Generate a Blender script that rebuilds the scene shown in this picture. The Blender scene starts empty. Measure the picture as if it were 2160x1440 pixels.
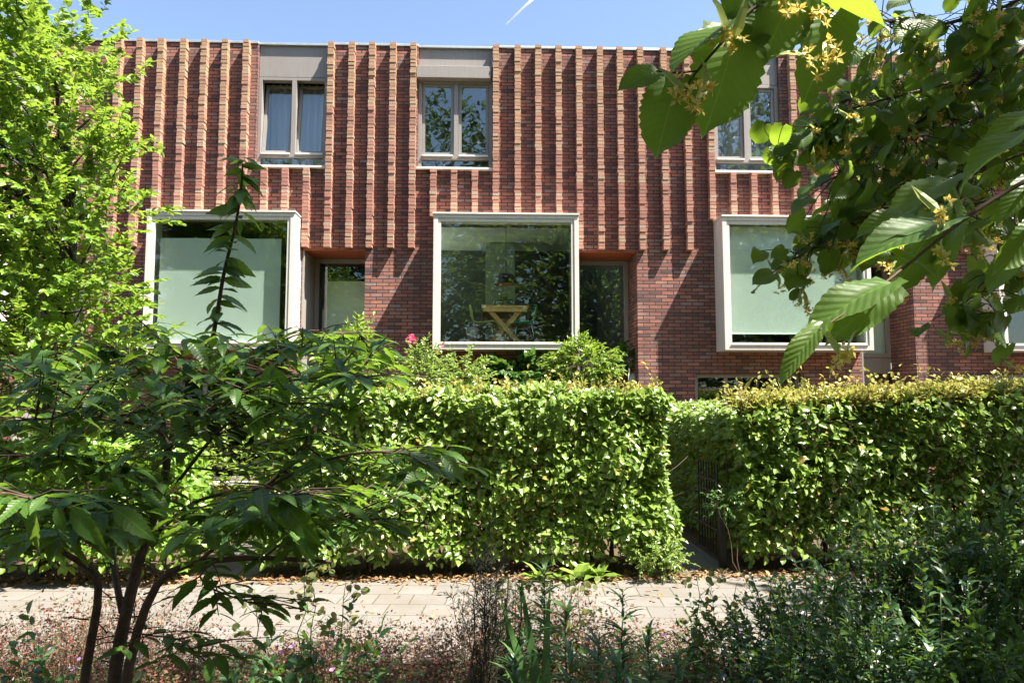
import bpy, math
import numpy as np
C = bpy.context.scene
COL = C.collection
PI = math.pi
R = np.random.RandomState(11)

# ------------------------------------------------------------------ camera
F_PX, YAW, PITCH, CAMZ = 1500.0, math.radians(2.1), math.radians(4.7), 1.7
cam_d = bpy.data.cameras.new('camera'); cam = bpy.data.objects.new('camera', cam_d); COL.objects.link(cam)
cam.location = (0, 0, CAMZ)
cam.rotation_euler = (PI/2 + PITCH, 0, -YAW)
cam_d.sensor_width = 36.0; cam_d.lens = 36.0*F_PX/2160.0
cam_d.clip_start = 0.05; cam_d.clip_end = 6000
C.camera = cam
_f = np.array([math.sin(YAW)*math.cos(PITCH), math.cos(YAW)*math.cos(PITCH), math.sin(PITCH)])
_r = np.array([math.cos(YAW), -math.sin(YAW), 0.0])
_u = np.cross(_r, _f)
def at(px, py, Y):
    """point of the world at distance Y (along the street's depth) seen at photo pixel px, py"""
    d = _f + _r*((px-1080.0)/F_PX) + _u*((720.0-py)/F_PX)
    return np.array([0, 0, CAMZ]) + d*(Y/d[1])

# ------------------------------------------------------------------ light
SUN = np.array([1.04, -0.45, 2.0]); SUN /= np.linalg.norm(SUN)
EL = math.asin(SUN[2]); AZ = math.atan2(SUN[0], SUN[1])
w = bpy.data.worlds.new('World'); C.world = w; w.use_nodes = True
nt = w.node_tree; nt.nodes.clear()
sky = nt.nodes.new('ShaderNodeTexSky'); sky.sky_type = 'NISHITA'; sky.sun_disc = False
sky.sun_elevation = EL; sky.sun_rotation = AZ
sky.air_density = 1.0; sky.dust_density = 1.1; sky.ozone_density = 0.7
bg = nt.nodes.new('ShaderNodeBackground'); bg.inputs['Strength'].default_value = 0.07
wo = nt.nodes.new('ShaderNodeOutputWorld')
nt.links.new(sky.outputs[0], bg.inputs[0]); nt.links.new(bg.outputs[0], wo.inputs[0])
sl = bpy.data.lights.new('sun', 'SUN'); sl.energy = 5.0; sl.angle = math.radians(0.53); sl.color = (1.0, 0.94, 0.83)
so = bpy.data.objects.new('sun', sl); COL.objects.link(so)
from mathutils import Vector
so.rotation_euler = Vector(tuple(SUN)).to_track_quat('Z', 'Y').to_euler()
so.location = (10, -5, 20)
C.view_settings.view_transform = 'Standard'; C.view_settings.look = 'None'
C.view_settings.exposure = 2.1; C.view_settings.gamma = 1.0
C.cycles.max_bounces = 8; C.cycles.diffuse_bounces = 3; C.cycles.glossy_bounces = 3
C.cycles.transmission_bounces = 4; C.cycles.transparent_max_bounces = 10
C.cycles.caustics_reflective = False; C.cycles.caustics_refractive = False
C.cycles.use_denoising = True

# ------------------------------------------------------------------ materials
class NB:
    def __init__(s, name):
        s.m = bpy.data.materials.new(name); s.m.use_nodes = True
        s.t = s.m.node_tree; s.t.nodes.clear()
        s.out = s.n('ShaderNodeOutputMaterial')
    def n(s, ty, **k):
        nd = s.t.nodes.new(ty)
        for a, b in k.items(): setattr(nd, a, b)
        return nd
    def l(s, a, b): s.t.links.new(a, b)
    def ramp(s, fac, stops, interp='LINEAR'):
        r = s.n('ShaderNodeValToRGB'); r.color_ramp.interpolation = interp
        e = r.color_ramp.elements
        while len(e) < len(stops): e.new(0.5)
        for k, (p, c) in enumerate(stops):
            e[k].position = p; e[k].color = (c[0], c[1], c[2], 1)
        s.l(fac, r.inputs[0]); return r.outputs[0]
    def noise(s, scale, detail=4, rough=.55, vec=None, dims='3D'):
        t = s.n('ShaderNodeTexNoise'); t.inputs['Scale'].default_value = scale
        t.inputs['Detail'].default_value = detail; t.inputs['Roughness'].default_value = rough
        if vec is not None: s.l(vec, t.inputs['Vector'])
        return t.outputs['Fac']
    def mix(s, fac, a, b, mode='MIX'):
        t = s.n('ShaderNodeMix', data_type='RGBA', blend_type=mode)
        for v, i in ((fac, 0), (a, 6), (b, 7)):
            if hasattr(v, 'links'): s.l(v, t.inputs[i])
            elif i == 0: t.inputs[0].default_value = v
            else: t.inputs[i].default_value = (v[0], v[1], v[2], 1)
        return t.outputs[2]
    def math(s, op, a, b=0.0):
        t = s.n('ShaderNodeMath', operation=op)
        for v, i in ((a, 0), (b, 1)):
            if hasattr(v, 'links'): s.l(v, t.inputs[i])
            else: t.inputs[i].default_value = v
        return t.outputs[0]
    def bsdf(s, col, rough=.6, metal=0.0, spec=.5, bump=None, bstr=.3, bdist=.01):
        p = s.n('ShaderNodeBsdfPrincipled')
        if hasattr(col, 'links'): s.l(col, p.inputs['Base Color'])
        else: p.inputs['Base Color'].default_value = (col[0], col[1], col[2], 1)
        if hasattr(rough, 'links'): s.l(rough, p.inputs['Roughness'])
        else: p.inputs['Roughness'].default_value = rough
        p.inputs['Metallic'].default_value = metal
        p.inputs['Specular IOR Level'].default_value = spec
        if bump is not None:
            b = s.n('ShaderNodeBump'); b.inputs['Strength'].default_value = bstr; b.inputs['Distance'].default_value = bdist
            s.l(bump, b.inputs['Height']); s.l(b.outputs[0], p.inputs['Normal'])
        return p
    def done(s, sh):
        s.l(sh.outputs[0] if hasattr(sh, 'outputs') else sh, s.out.inputs[0]); return s.m
    def objco(s): return s.n('ShaderNodeTexCoord').outputs['Object']

def simple(name, col, rough=.6, metal=0.0, spec=.5, nscale=30, var=.12, bump=.1):
    b = NB(name); co = b.objco(); nz = b.noise(nscale, 5, .6, co)
    lo = [max(0, c*(1-var)) for c in col]; hi = [min(1, c*(1+var)) for c in col]
    c = b.ramp(nz, [(.3, lo), (.7, hi)])
    return b.done(b.bsdf(c, rough, metal, spec, nz if bump else None, bump, .004))

def brick(name, stops, mortar, width, row, msize, off=.5, bstr=.9, lichen=0.0):
    b = NB(name); co = b.objco()
    sp = b.n('ShaderNodeSeparateXYZ'); b.l(co, sp.inputs[0])
    u = b.math('ADD', sp.outputs[0], sp.outputs[1])
    cm = b.n('ShaderNodeCombineXYZ'); b.l(u, cm.inputs[0]); b.l(sp.outputs[2], cm.inputs[1])
    nzv = b.noise(7.0, 3, .6, co)
    # hand-made bricks: wobble the joints a little
    wob = b.n('ShaderNodeVectorMath', operation='SCALE'); wob.inputs['Scale'].default_value = .016
    nv = b.n('ShaderNodeTexNoise'); nv.inputs['Scale'].default_value = 11.0; b.l(co, nv.inputs['Vector'])
    b.l(nv.outputs['Color'], wob.inputs[0])
    ad = b.n('ShaderNodeVectorMath', operation='ADD'); b.l(cm.outputs[0], ad.inputs[0]); b.l(wob.outputs[0], ad.inputs[1])
    bt = b.n('ShaderNodeTexBrick'); bt.offset = off; bt.squash = 1.0
    b.l(ad.outputs[0], bt.inputs['Vector'])
    bt.inputs['Color1'].default_value = (0, 0, 0, 1); bt.inputs['Color2'].default_value = (1, 1, 1, 1); bt.inputs['Mortar'].default_value = (.5, .5, .5, 1)
    bt.inputs['Scale'].default_value = 1.0; bt.inputs['Mortar Size'].default_value = msize; bt.inputs['Mortar Smooth'].default_value = .25
    bt.inputs['Brick Width'].default_value = width; bt.inputs['Row Height'].default_value = row; bt.inputs['Bias'].default_value = 0.0
    fine = b.noise(60.0, 5, .65, co)
    v = b.math('ADD', bt.outputs['Color'], b.math('MULTIPLY', b.math('SUBTRACT', fine, .5), .35))
    col = b.ramp(v, stops)
    big = b.noise(.9, 4, .6, co)
    col = b.mix(b.ramp(big, [(.38, (.05, .05, .05)), (.62, (.72, .72, .72))]), col, (.19, .095, .08), 'MIX')
    if lichen:
        zz = b.math('MULTIPLY', b.math('SUBTRACT', sp.outputs[2], 3.6), .30)
        ln = b.math('MULTIPLY', b.math('ADD', zz, b.math('MULTIPLY', b.math('SUBTRACT', nzv, .5), 1.6)), lichen)
        cl = b.n('ShaderNodeClamp'); b.l(ln, cl.inputs[0]); cl.inputs['Max'].default_value = .8
        col = b.mix(cl.outputs[0], col, (.40, .29, .15))
    else:
        mps = b.n('ShaderNodeMapping'); mps.inputs['Scale'].default_value = (5, 5, .45); b.l(co, mps.inputs[0]); stn = b.noise(1.0, 5, .6, mps.outputs[0])
        col = b.mix(b.ramp(stn, [(.50, (0, 0, 0)), (.76, (.6, .6, .6))]), col, (.10, .065, .06))
        # pale lime bloom in patches
        ef = b.noise(1.7, 6, .7, co)
        col = b.mix(b.ramp(ef, [(.60, (0, 0, 0)), (.78, (.45, .45, .45))]), col, (.36, .30, .26))
    col = b.mix(bt.outputs['Fac'], col, mortar)
    h = b.math('SUBTRACT', b.math('MULTIPLY', fine, .35), b.math('MULTIPLY', bt.outputs['Fac'], 1.0))
    h = b.math('ADD', h, b.math('MULTIPLY', bt.outputs['Color'], .45))
    return b.done(b.bsdf(col, .88, 0, .25, h, bstr*.55, .010))

M = {}
M['brick'] = brick('brick', [(.0, (.075, .058, .066)), (.2, (.22, .10, .09)), (.5, (.345, .138, .108)), (.75, (.45, .188, .138)), (.9, (.30, .18, .16)), (1.0, (.30, .245, .24))],
                   (.06, .045, .04), .215, .062, .0085)
M['rib'] = brick('rib_brick', [(.0, (.20, .11, .085)), (.3, (.40, .16, .10)), (.6, (.46, .20, .13)), (.85, (.46, .27, .16)), (1.0, (.34, .28, .22))],
                 (.10, .07, .05), .11, .062, .009, .5, 1.0, .9)
def ribmat():
    b = NB('rib_brick'); g = b.n('ShaderNodeNewGeometry'); co = b.objco(); sp = b.n('ShaderNodeSeparateXYZ'); b.l(co, sp.inputs[0])
    c = b.ramp(g.outputs['Random Per Island'], [(0, (.30, .17, .13)), (.2, (.36, .175, .13)), (.5, (.44, .215, .16)), (.8, (.47, .265, .185)), (.95, (.44, .30, .21)), (1, (.40, .31, .26))])
    fine = b.noise(70, 5, .65, co); nz = b.noise(5.0, 3, .6, co)
    c = b.mix(b.math('MULTIPLY', fine, .35), c, (.16, .09, .075))
    h = b.math('ADD', b.math('MULTIPLY', b.math('SUBTRACT', sp.outputs[2], 6.1), .30), b.math('MULTIPLY', b.math('SUBTRACT', nz, .5), 1.5))
    cl = b.n('ShaderNodeClamp'); b.l(h, cl.inputs[0]); cl.inputs['Max'].default_value = .38
    c = b.mix(cl.outputs[0], c, (.42, .31, .16))
    return b.done(b.bsdf(c, .88, 0, .25, fine, .8, .006))
M['rib'] = ribmat()
M['zinc'] = simple('zinc', (.50, .51, .50), .45, .6, .5, 12, .12, .05)
def coated(name, col, rough):
    b = NB(name); co = b.objco(); mp = b.n('ShaderNodeMapping'); mp.inputs['Scale'].default_value = (26, 26, 1.6); b.l(co, mp.inputs[0])
    st = b.noise(1.0, 5, .65, mp.outputs[0]); bl = b.noise(2.3, 5, .6, co); fi = b.noise(55, 4, .6, co)
    c = b.ramp(fi, [(.3, [x*.95 for x in col]), (.7, [min(1, x*1.04) for x in col])])
    c = b.mix(b.ramp(st, [(.50, (0, 0, 0)), (.80, (.55, .55, .55))]), c, [x*.62 for x in col])
    c = b.mix(b.ramp(bl, [(.45, (0, 0, 0)), (.75, (.35, .35, .35))]), c, [col[0]*.80, col[1]*.78, col[2]*.70])
    return b.done(b.bsdf(c, rough, 0, .45, fi, .05, .003))
M['beige'] = coated('beige_coating', (.27, .245, .23), .5)
M['cream'] = coated('cream_coating', (.66, .615, .575), .42)
M['soffit'] = simple('red_soffit', (.34, .085, .035), .45, 0, .4, 14, .25, .1)
M['white'] = simple('white_paint', (.66, .66, .64), .5, 0, .5, 20, .04, .02)
M['dark'] = simple('dark_interior', (.055, .06, .058), .8, 0, .3, 3, .2, 0)
M['pier'] = simple('pale_wall', (.30, .38, .31), .8, 0, .3, 3, .05, 0)
M['floorb'] = simple('dark_floor', (.13, .07, .05), .5, 0, .4, 4, .25, 0)
M['black_iron'] = simple('black_iron', (.018, .018, .02), .5, .3, .5, 60, .3, .2)
M['chrome'] = simple('chrome', (.75, .77, .78), .18, 1, .5, 20, .03, 0)
M['wood'] = None
def woodmat():
    b = NB('oak'); co = b.objco(); mp = b.n('ShaderNodeMapping'); mp.inputs['Scale'].default_value = (3, 3, 26); b.l(co, mp.inputs[0])
    nz = b.noise(4, 5, .6, mp.outputs[0]); c = b.ramp(nz, [(.3, (.55, .30, .10)), (.7, (.78, .52, .22))])
    return b.done(b.bsdf(c, .5, 0, .4, nz, .2, .003))
M['wood'] = woodmat()
def cloth(name, col, tr=.5):
    b = NB(name); co = b.objco(); nz = b.noise(90, 3, .5, co)
    c = b.ramp(nz, [(.3, [x*.92 for x in col]), (.7, col)])
    d = b.bsdf(c, .85, 0, .2); t = b.n('ShaderNodeBsdfTranslucent'); b.l(c, t.inputs[0])
    mx = b.n('ShaderNodeMixShader'); mx.inputs[0].default_value = tr
    b.l(d.outputs[0], mx.inputs[1]); b.l(t.outputs[0], mx.inputs[2]); return b.done(mx)
M['blind'] = cloth('pleated_blind', (.90, .92, .89), .15)
M['curtain'] = cloth('sheer_curtain', (.84, .85, .86), .3)
def glass(name, tint, lo, hi, wob=.004):
    b = NB(name); co = b.objco()
    tr = b.n('ShaderNodeBsdfTransparent'); tr.inputs[0].default_value = (*tint, 1)
    gl = b.n('ShaderNodeBsdfGlossy'); gl.inputs['Roughness'].default_value = 0.0; gl.inputs['Color'].default_value = (.9, .97, .95, 1)
    nz = b.noise(2.2, 3, .5, co); bp = b.n('ShaderNodeBump'); bp.inputs['Strength'].default_value = .25; bp.inputs['Distance'].default_value = wob
    b.l(nz, bp.inputs['Height']); b.l(bp.outputs[0], gl.inputs['Normal'])
    lw = b.n('ShaderNodeLayerWeight'); lw.inputs['Blend'].default_value = .5
    fac = b.ramp(lw.outputs['Facing'], [(0, (lo,)*3), (.6, (lo*1.3,)*3), (1, (hi,)*3)])
    mx = b.n('ShaderNodeMixShader'); b.l(fac, mx.inputs[0]); b.l(tr.outputs[0], mx.inputs[1]); b.l(gl.outputs[0], mx.inputs[2])
    return b.done(mx)
M['glass'] = glass('green_glass', (.925, .99, .955), .05, .12)
M['glass_up'] = glass('upper_glass', (.94, .97, .98), .10, .2)

def leafmat(name, lo, mid, hi, tcol, trans=.35, rough=.42, under=None, spec=.5, veins=False, dead=0.0):
    """leaf: hue varies from leaf to leaf; light passes through; paler underside"""
    b = NB(name); g = b.n('ShaderNodeNewGeometry')
    rnd = g.outputs['Random Per Island']
    stops = [(0, lo), (.5, mid), (1, hi)]
    if dead: stops = [(0, lo), (.5, mid), (1-dead*1.5, hi), (1-dead, (.32, .17, .05)), (1, (.36, .26, .06))]
    c = b.ramp(rnd, stops)
    co = b.objco(); nz = b.noise(1.3, 3, .5, co)
    c = b.mix(b.math('MULTIPLY', nz, .35), c, lo)
    bump = None
    if veins:
        uv = b.n('ShaderNodeTexCoord').outputs['UV']; sp = b.n('ShaderNodeSeparateXYZ'); b.l(uv, sp.inputs[0])
        av = b.math('ABSOLUTE', b.math('SUBTRACT', sp.outputs[1], .5))
        ph = b.math('MULTIPLY', b.math('SUBTRACT', sp.outputs[0], b.math('MULTIPLY', av, .55)), 10.0)
        fr = b.math('ABSOLUTE', b.math('SUBTRACT', b.math('FRACT', ph), .5))
        side = b.math('LESS_THAN', fr, .035); midr = b.math('LESS_THAN', av, .010)
        vm = b.math('MAXIMUM', b.math('MULTIPLY', side, .16), b.math('MULTIPLY', midr, .5))
        c = b.mix(vm, c, [x*1.7+.03 for x in hi]); bump = fr
    if veins:
        sp_ = b.noise(70, 3, .6, co); c = b.mix(b.ramp(sp_, [(.70, (0, 0, 0)), (.74, (.8, .8, .8))]), c, (.10, .055, .02))
        ye = b.noise(9, 4, .6, co); c = b.mix(b.ramp(ye, [(.50, (0, 0, 0)), (.80, (.55, .55, .55))]), c, [min(1, x*1.5) for x in hi])
    if under: c = b.mix(b.math('MULTIPLY', g.outputs['Backfacing'], .8), c, under)
    p = b.bsdf(c, rough, 0, spec, bump, .5, .003)
    t = b.n('ShaderNodeBsdfTranslucent')
    tc = b.mix(.55, c, tcol); b.l(tc, t.inputs[0])
    mx = b.n('ShaderNodeMixShader'); mx.inputs[0].default_value = trans
    b.l(p.outputs[0], mx.inputs[1]); b.l(t.outputs[0], mx.inputs[2]); return b.done(mx)
M['hedge'] = leafmat('hornbeam_leaf', (.095, .165, .024), (.185, .285, .046), (.30, .41, .08), (.38, .54, .06), .40, .36, (.21, .30, .11), .7, dead=.02)
M['hedge_tip'] = leafmat('hedge_tip_leaf', (.24, .28, .06), (.38, .38, .09), (.50, .36, .14), (.45, .42, .08), .4, .4)
M['bright'] = leafmat('bright_leaf', (.08, .18, .016), (.15, .28, .028), (.25, .37, .045), (.40, .56, .035), .45, .42, (.16, .24, .06), .5)
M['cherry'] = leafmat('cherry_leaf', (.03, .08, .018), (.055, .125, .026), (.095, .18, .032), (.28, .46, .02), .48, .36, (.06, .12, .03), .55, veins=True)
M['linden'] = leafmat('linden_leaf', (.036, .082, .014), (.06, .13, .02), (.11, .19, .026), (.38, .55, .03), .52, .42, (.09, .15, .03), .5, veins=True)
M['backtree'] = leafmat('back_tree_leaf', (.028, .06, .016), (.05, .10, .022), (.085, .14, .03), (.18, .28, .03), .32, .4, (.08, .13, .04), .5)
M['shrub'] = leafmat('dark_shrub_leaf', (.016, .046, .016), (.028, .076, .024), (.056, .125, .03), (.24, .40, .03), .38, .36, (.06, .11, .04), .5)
M['lily'] = leafmat('lily_leaf', (.032, .085, .024), (.055, .13, .036), (.09, .175, .042), (.26, .42, .05), .3, .4)
M['honesty'] = leafmat('honesty_disc', (.10, .14, .04), (.17, .19, .06), (.24, .23, .09), (.42, .40, .12), .5, .5)
M['geran'] = leafmat('geranium_leaf', (.05, .09, .025), (.13, .07, .04), (.30, .06, .06), (.42, .16, .1), .35, .5)
M['feather'] = leafmat('feathery_needle', (.02, .035, .018), (.035, .055, .028), (.06, .08, .04), (.08, .14, .03), .2, .5)
M['lime'] = leafmat('wisteria_leaf', (.10, .19, .02), (.17, .28, .03), (.24, .35, .05), (.4, .55, .05), .42, .4)
M['vine'] = leafmat('vine_leaf', (.03, .09, .02), (.055, .14, .03), (.09, .18, .04), (.22, .38, .04), .35, .4)
M['litter'] = leafmat('dry_leaf', (.15, .075, .03), (.27, .15, .065), (.40, .26, .13), (.4, .25, .1), .2, .7)
M['blossom'] = leafmat('linden_blossom', (.74, .55, .10), (.80, .66, .18), (.84, .76, .36), (.7, .55, .15), .3, .6)
M['bract'] = leafmat('linden_bract', (.26, .34, .10), (.33, .40, .14), (.38, .44, .18), (.5, .55, .15), .4, .5)
M['pink'] = leafmat('pink_petal', (.60, .06, .16), (.70, .10, .22), (.78, .22, .34), (.8, .2, .3), .3, .5)
M['violet'] = leafmat('violet_petal', (.30, .12, .42), (.38, .18, .5), (.45, .25, .58), (.5, .25, .6), .3, .5)
M['bark'] = simple('bark', (.045, .036, .028), .85, 0, .25, 24, .4, .8)
M['twig'] = simple('twig_bark', (.075, .05, .035), .8, 0, .25, 40, .35, .4)
M['stem'] = simple('green_stem', (.07, .10, .035), .7, 0, .3, 40, .3, .1)
def soilmat(name, lo, hi):
    b = NB(name); co = b.objco(); n1 = b.noise(3, 6, .65, co); n2 = b.noise(40, 6, .7, co)
    c = b.mix(.5, b.ramp(n1, [(.35, lo), (.65, hi)]), b.ramp(n2, [(.35, lo), (.7, hi)]))
    return b.done(b.bsdf(c, .95, 0, .2, n2, .8, .03))
M['soil'] = soilmat('soil', (.045, .033, .022), (.12, .09, .06))
M['garden'] = soilmat('garden_ground', (.05, .037, .024), (.14, .10, .06))
def paving():
    b = NB('concrete_slabs'); co = b.objco(); mp = b.n('ShaderNodeMapping'); mp.inputs['Rotation'].default_value = (0, 0, math.radians(4.0)); b.l(co, mp.inputs[0])
    nv = b.n('ShaderNodeTexNoise'); nv.inputs['Scale'].default_value = 9.0; nv.inputs['Detail'].default_value = 5; b.l(co, nv.inputs['Vector'])
    sc = b.n('ShaderNodeVectorMath', operation='SCALE'); sc.inputs['Scale'].default_value = .012; b.l(nv.outputs['Color'], sc.inputs[0])
    ad = b.n('ShaderNodeVectorMath', operation='ADD'); b.l(mp.outputs[0], ad.inputs[0]); b.l(sc.outputs[0], ad.inputs[1])
    bt = b.n('ShaderNodeTexBrick'); bt.offset = .5; b.l(ad.outputs[0], bt.inputs['Vector'])
    bt.inputs['Color1'].default_value = (0, 0, 0, 1); bt.inputs['Color2'].default_value = (1, 1, 1, 1)
    bt.inputs['Scale'].default_value = 1; bt.inputs['Brick Width'].default_value = .302; bt.inputs['Row Height'].default_value = .302
    bt.inputs['Mortar Size'].default_value = .006; bt.inputs['Mortar Smooth'].default_value = .4
    f = b.noise(70, 5, .7, co); g = b.noise(2.0, 5, .6, co)
    v = b.math('ADD', b.math('MULTIPLY', bt.outputs['Color'], .22), b.math('MULTIPLY', f, .7))
    c = b.ramp(v, [(.1, (.105, .096, .088)), (.9, (.205, .19, .175))])
    c = b.mix(b.ramp(g, [(.5, (0, 0, 0)), (.75, (.6, .6, .6))]), c, (.115, .10, .08))
    g2 = b.noise(.8, 6, .7, co); c = b.mix(b.ramp(g2, [(.48, (0, 0, 0)), (.70, (.55, .55, .55))]), c, (.13, .105, .075))
    c = b.mix(b.math('MULTIPLY', bt.outputs['Fac'], .9), c, (.085, .065, .04))
    h = b.math('SUBTRACT', b.math('MULTIPLY', f, .3), bt.outputs['Fac'])
    return b.done(b.bsdf(c, .9, 0, .25, h, .7, .008))
M['paving'] = paving()

# ------------------------------------------------------------------ mesh helpers
def mesh_from(name, V, loops, sizes, mats, matidx=None, uv=None, smooth=False):
    me = bpy.data.meshes.new(name)
    V = np.ascontiguousarray(V, dtype=np.float32).reshape(-1, 3)
    loops = np.ascontiguousarray(loops, dtype=np.int32).ravel(); sizes = np.ascontiguousarray(sizes, dtype=np.int32).ravel()
    me.vertices.add(len(V)); me.vertices.foreach_set('co', V.ravel())
    me.loops.add(len(loops)); me.loops.foreach_set('vertex_index', loops)
    st = np.zeros(len(sizes), np.int32); st[1:] = np.cumsum(sizes)[:-1]
    me.polygons.add(len(sizes)); me.polygons.foreach_set('loop_start', st)
    if matidx is not None: me.polygons.foreach_set('material_index', np.ascontiguousarray(matidx, dtype=np.int32))
    me.polygons.foreach_set('use_smooth', np.full(len(sizes), bool(smooth)))
    if uv is not None:
        l = me.uv_layers.new(name='uv'); l.data.foreach_set('uv', np.ascontiguousarray(uv, dtype=np.float32).ravel())
    for m in (mats if isinstance(mats, (list, tuple)) else [mats]): me.materials.append(m)
    me.update(calc_edges=True); me.validate()
    return me

def link(name, me, parent=None):
    o = bpy.data.objects.new(name, me); COL.objects.link(o)
    if parent is not None:
        o.parent = parent
        w_ = [0.0, 0.0, 0.0]; p = parent
        while p is not None:
            for k in range(3): w_[k] += p.location[k]
            p = p.parent
        o.location = (-w_[0], -w_[1], -w_[2])
    return o

class MB:
    """collects shapes in world coordinates for ONE mesh object"""
    def __init__(s): s.V = []; s.L = []; s.S = []; s.n = 0; s.SM = []
    def add(s, V, faces):
        V = np.asarray(V, float).reshape(-1, 3); s.V.append(V)
        for f in faces: s.L.extend([i+s.n for i in f]); s.S.append(len(f))
        s.n += len(V); return s
    def box(s, x0, x1, y0, y1, z0, z1):
        V = [(x, y, z) for z in (z0, z1) for y in (y0, y1) for x in (x0, x1)]
        return s.add(V, [(0, 2, 3, 1), (4, 5, 7, 6), (0, 1, 5, 4), (2, 6, 7, 3), (0, 4, 6, 2), (1, 3, 7, 5)])
    def quad(s, a, b, c, d): return s.add([a, b, c, d], [(0, 1, 2, 3)])
    def ring(s, x0, x1, z0, z1, wd, y0, y1, wb=None, wt=None):
        wb = wd if wb is None else wb; wt = wd if wt is None else wt
        s.box(x0, x0+wd, y0, y1, z0, z1); s.box(x1-wd, x1, y0, y1, z0, z1)
        s.box(x0+wd, x1-wd, y0, y1, z0, z0+wb); s.box(x0+wd, x1-wd, y0, y1, z1-wt, z1); return s
    def bar(s, a, b, wx, wy):
        """square bar between two points"""
        a = np.asarray(a, float); b = np.asarray(b, float); d = b-a; d /= np.linalg.norm(d)
        h = np.array([0, 1, 0]) if abs(d[1]) < .9 else np.array([1, 0, 0])
        p = np.cross(d, h); p /= np.linalg.norm(p); q = np.cross(d, p)
        V = [e + p*sx*wx/2 + q*sy*wy/2 for e in (a, b) for sx, sy in ((-1, -1), (1, -1), (1, 1), (-1, 1))]
        return s.add(V, [(3, 2, 1, 0), (4, 5, 6, 7), (0, 1, 5, 4), (1, 2, 6, 5), (2, 3, 7, 6), (3, 0, 4, 7)])
    def tube(s, pts, rad, n=6, cap=True):
        pts = np.asarray(pts, float); m = len(pts); rad = np.broadcast_to(np.asarray(rad, float), (m,))
        d = np.gradient(pts, axis=0); d /= (np.linalg.norm(d, axis=1, keepdims=True)+1e-9)
        h = np.array([.31, .17, .93]) if abs(d[0][2]) < .9 else np.array([1., .2, 0])
        p = np.cross(d, h); p /= (np.linalg.norm(p, axis=1, keepdims=True)+1e-9); q = np.cross(d, p)
        a = np.arange(n)*2*PI/n
        V = pts[:, None, :] + rad[:, None, None]*(np.cos(a)[None, :, None]*p[:, None, :] + np.sin(a)[None, :, None]*q[:, None, :])
        fs = [(i*n+k, i*n+(k+1) % n, (i+1)*n+(k+1) % n, (i+1)*n+k) for i in range(m-1) for k in range(n)]
        if cap: fs += [tuple(range(n-1, -1, -1)), tuple(range((m-1)*n, m*n))]
        return s.add(V.reshape(-1, 3), fs)
    def lathe(s, cx, cy, prof, n=24):
        a = np.arange(n)*2*PI/n
        V = [(cx+r*math.cos(t), cy+r*math.sin(t), z) for r, z in prof for t in a]
        fs = [(i*n+k, i*n+(k+1) % n, (i+1)*n+(k+1) % n, (i+1)*n+k) for i in range(len(prof)-1) for k in range(n)]
        return s.add(V, fs)
    def build(s, name, mat, parent=None, smooth=False, bevel=0.0):
        if not s.V: return None
        o = link(name, mesh_from(name, np.concatenate(s.V), s.L, s.S, mat, smooth=smooth), parent)
        if bevel:
            md = o.modifiers.new('bevel', 'BEVEL'); md.width = bevel; md.segments = 2; md.limit_method = 'ANGLE'
        return o

def tag(o, label=None, cat=None, group=None, kind=None):
    if label: o['label'] = label
    if cat: o['category'] = cat
    if group: o['group'] = group
    if kind: o['kind'] = kind
    return o
def empty(name, loc, label, cat, group=None):
    o = bpy.data.objects.new(name, None); COL.objects.link(o); o.location = tuple(float(v) for v in loc); o.empty_display_size = .1
    return tag(o, label, cat, group)

# ------------------------------------------------------------------ leaves
def unit(v):
    v = np.asarray(v, float); return v/(np.linalg.norm(v, axis=-1, keepdims=True)+1e-9)
T_LOW = (np.array([(0, 0, 0), (.45, .30, .07), (1, 0, -.06), (.45, -.30, .07)]), [(0, 3, 2), (0, 2, 1)])
T_MED = (np.array([(0, 0, 0), (.30, .27, .06), (.72, .21, .03), (1, 0, -.10), (.72, -.21, .03), (.30, -.27, .06), (.32, 0, -.01), (.72, 0, -.04)]),
         [(0, 6, 1), (1, 6, 7, 2), (2, 7, 3), (0, 5, 6), (5, 4, 7, 6), (4, 3, 7)])
T_STRIP = (np.array([(0, -.5, 0), (0, .5, 0), (.35, -.9, .0), (.35, .9, .0), (.7, -.6, -.02), (.7, .6, -.02), (1, 0, -.06)]),
           [(0, 2, 3, 1), (2, 4, 5, 3), (4, 6, 5)])
T_DISC = (np.array([(.5+.5*math.cos(a), .42*math.sin(a), 0.0) for a in np.linspace(PI, 3*PI, 10)[:-1]]), [tuple(range(9))])
def grid_leaf(nl, width, heart=0.0, corr=0.0, serr=.0, tipdroop=.12, fold=.16, wave=0.0):
    """finer leaf on a grid: rows along the midrib, three columns each side; returns verts, faces, uvs"""
    V = []; UV = []; cols = [-1, -.66, -.33, 0, .33, .66, 1]
    for i in range(nl+1):
        t = i/nl; wd = width(t)
        for s_ in cols:
            e = (1+serr*(1 if i % 2 else -1)) if abs(s_) == 1 else 1.0
            y = s_*wd*e; x = t - heart*abs(s_)**1.5*(1-t)**4*1.0
            x += .10*abs(s_)*wd*0
            z = fold*abs(y) - tipdroop*t*t + corr*math.sin((t-abs(s_)*wd*.9)*nl*2.2)*abs(s_)*.5 + wave*math.sin(t*7+s_*2)*abs(s_)
            V.append((x, y, z)); UV.append((t, .5+.5*s_*min(1, wd*2.2)))
    nc = len(cols); fs = []
    for i in range(nl):
        for k in range(nc-1):
            fs.append((i*nc+k, (i+1)*nc+k, (i+1)*nc+k+1, i*nc+k+1))
    return np.array(V), fs, np.array(UV)
def _wch(t): return max(.004, .21*(math.sin(PI*min(1, t**.85))**.85)*(1-.25*t) if t < .97 else .012)
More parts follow.
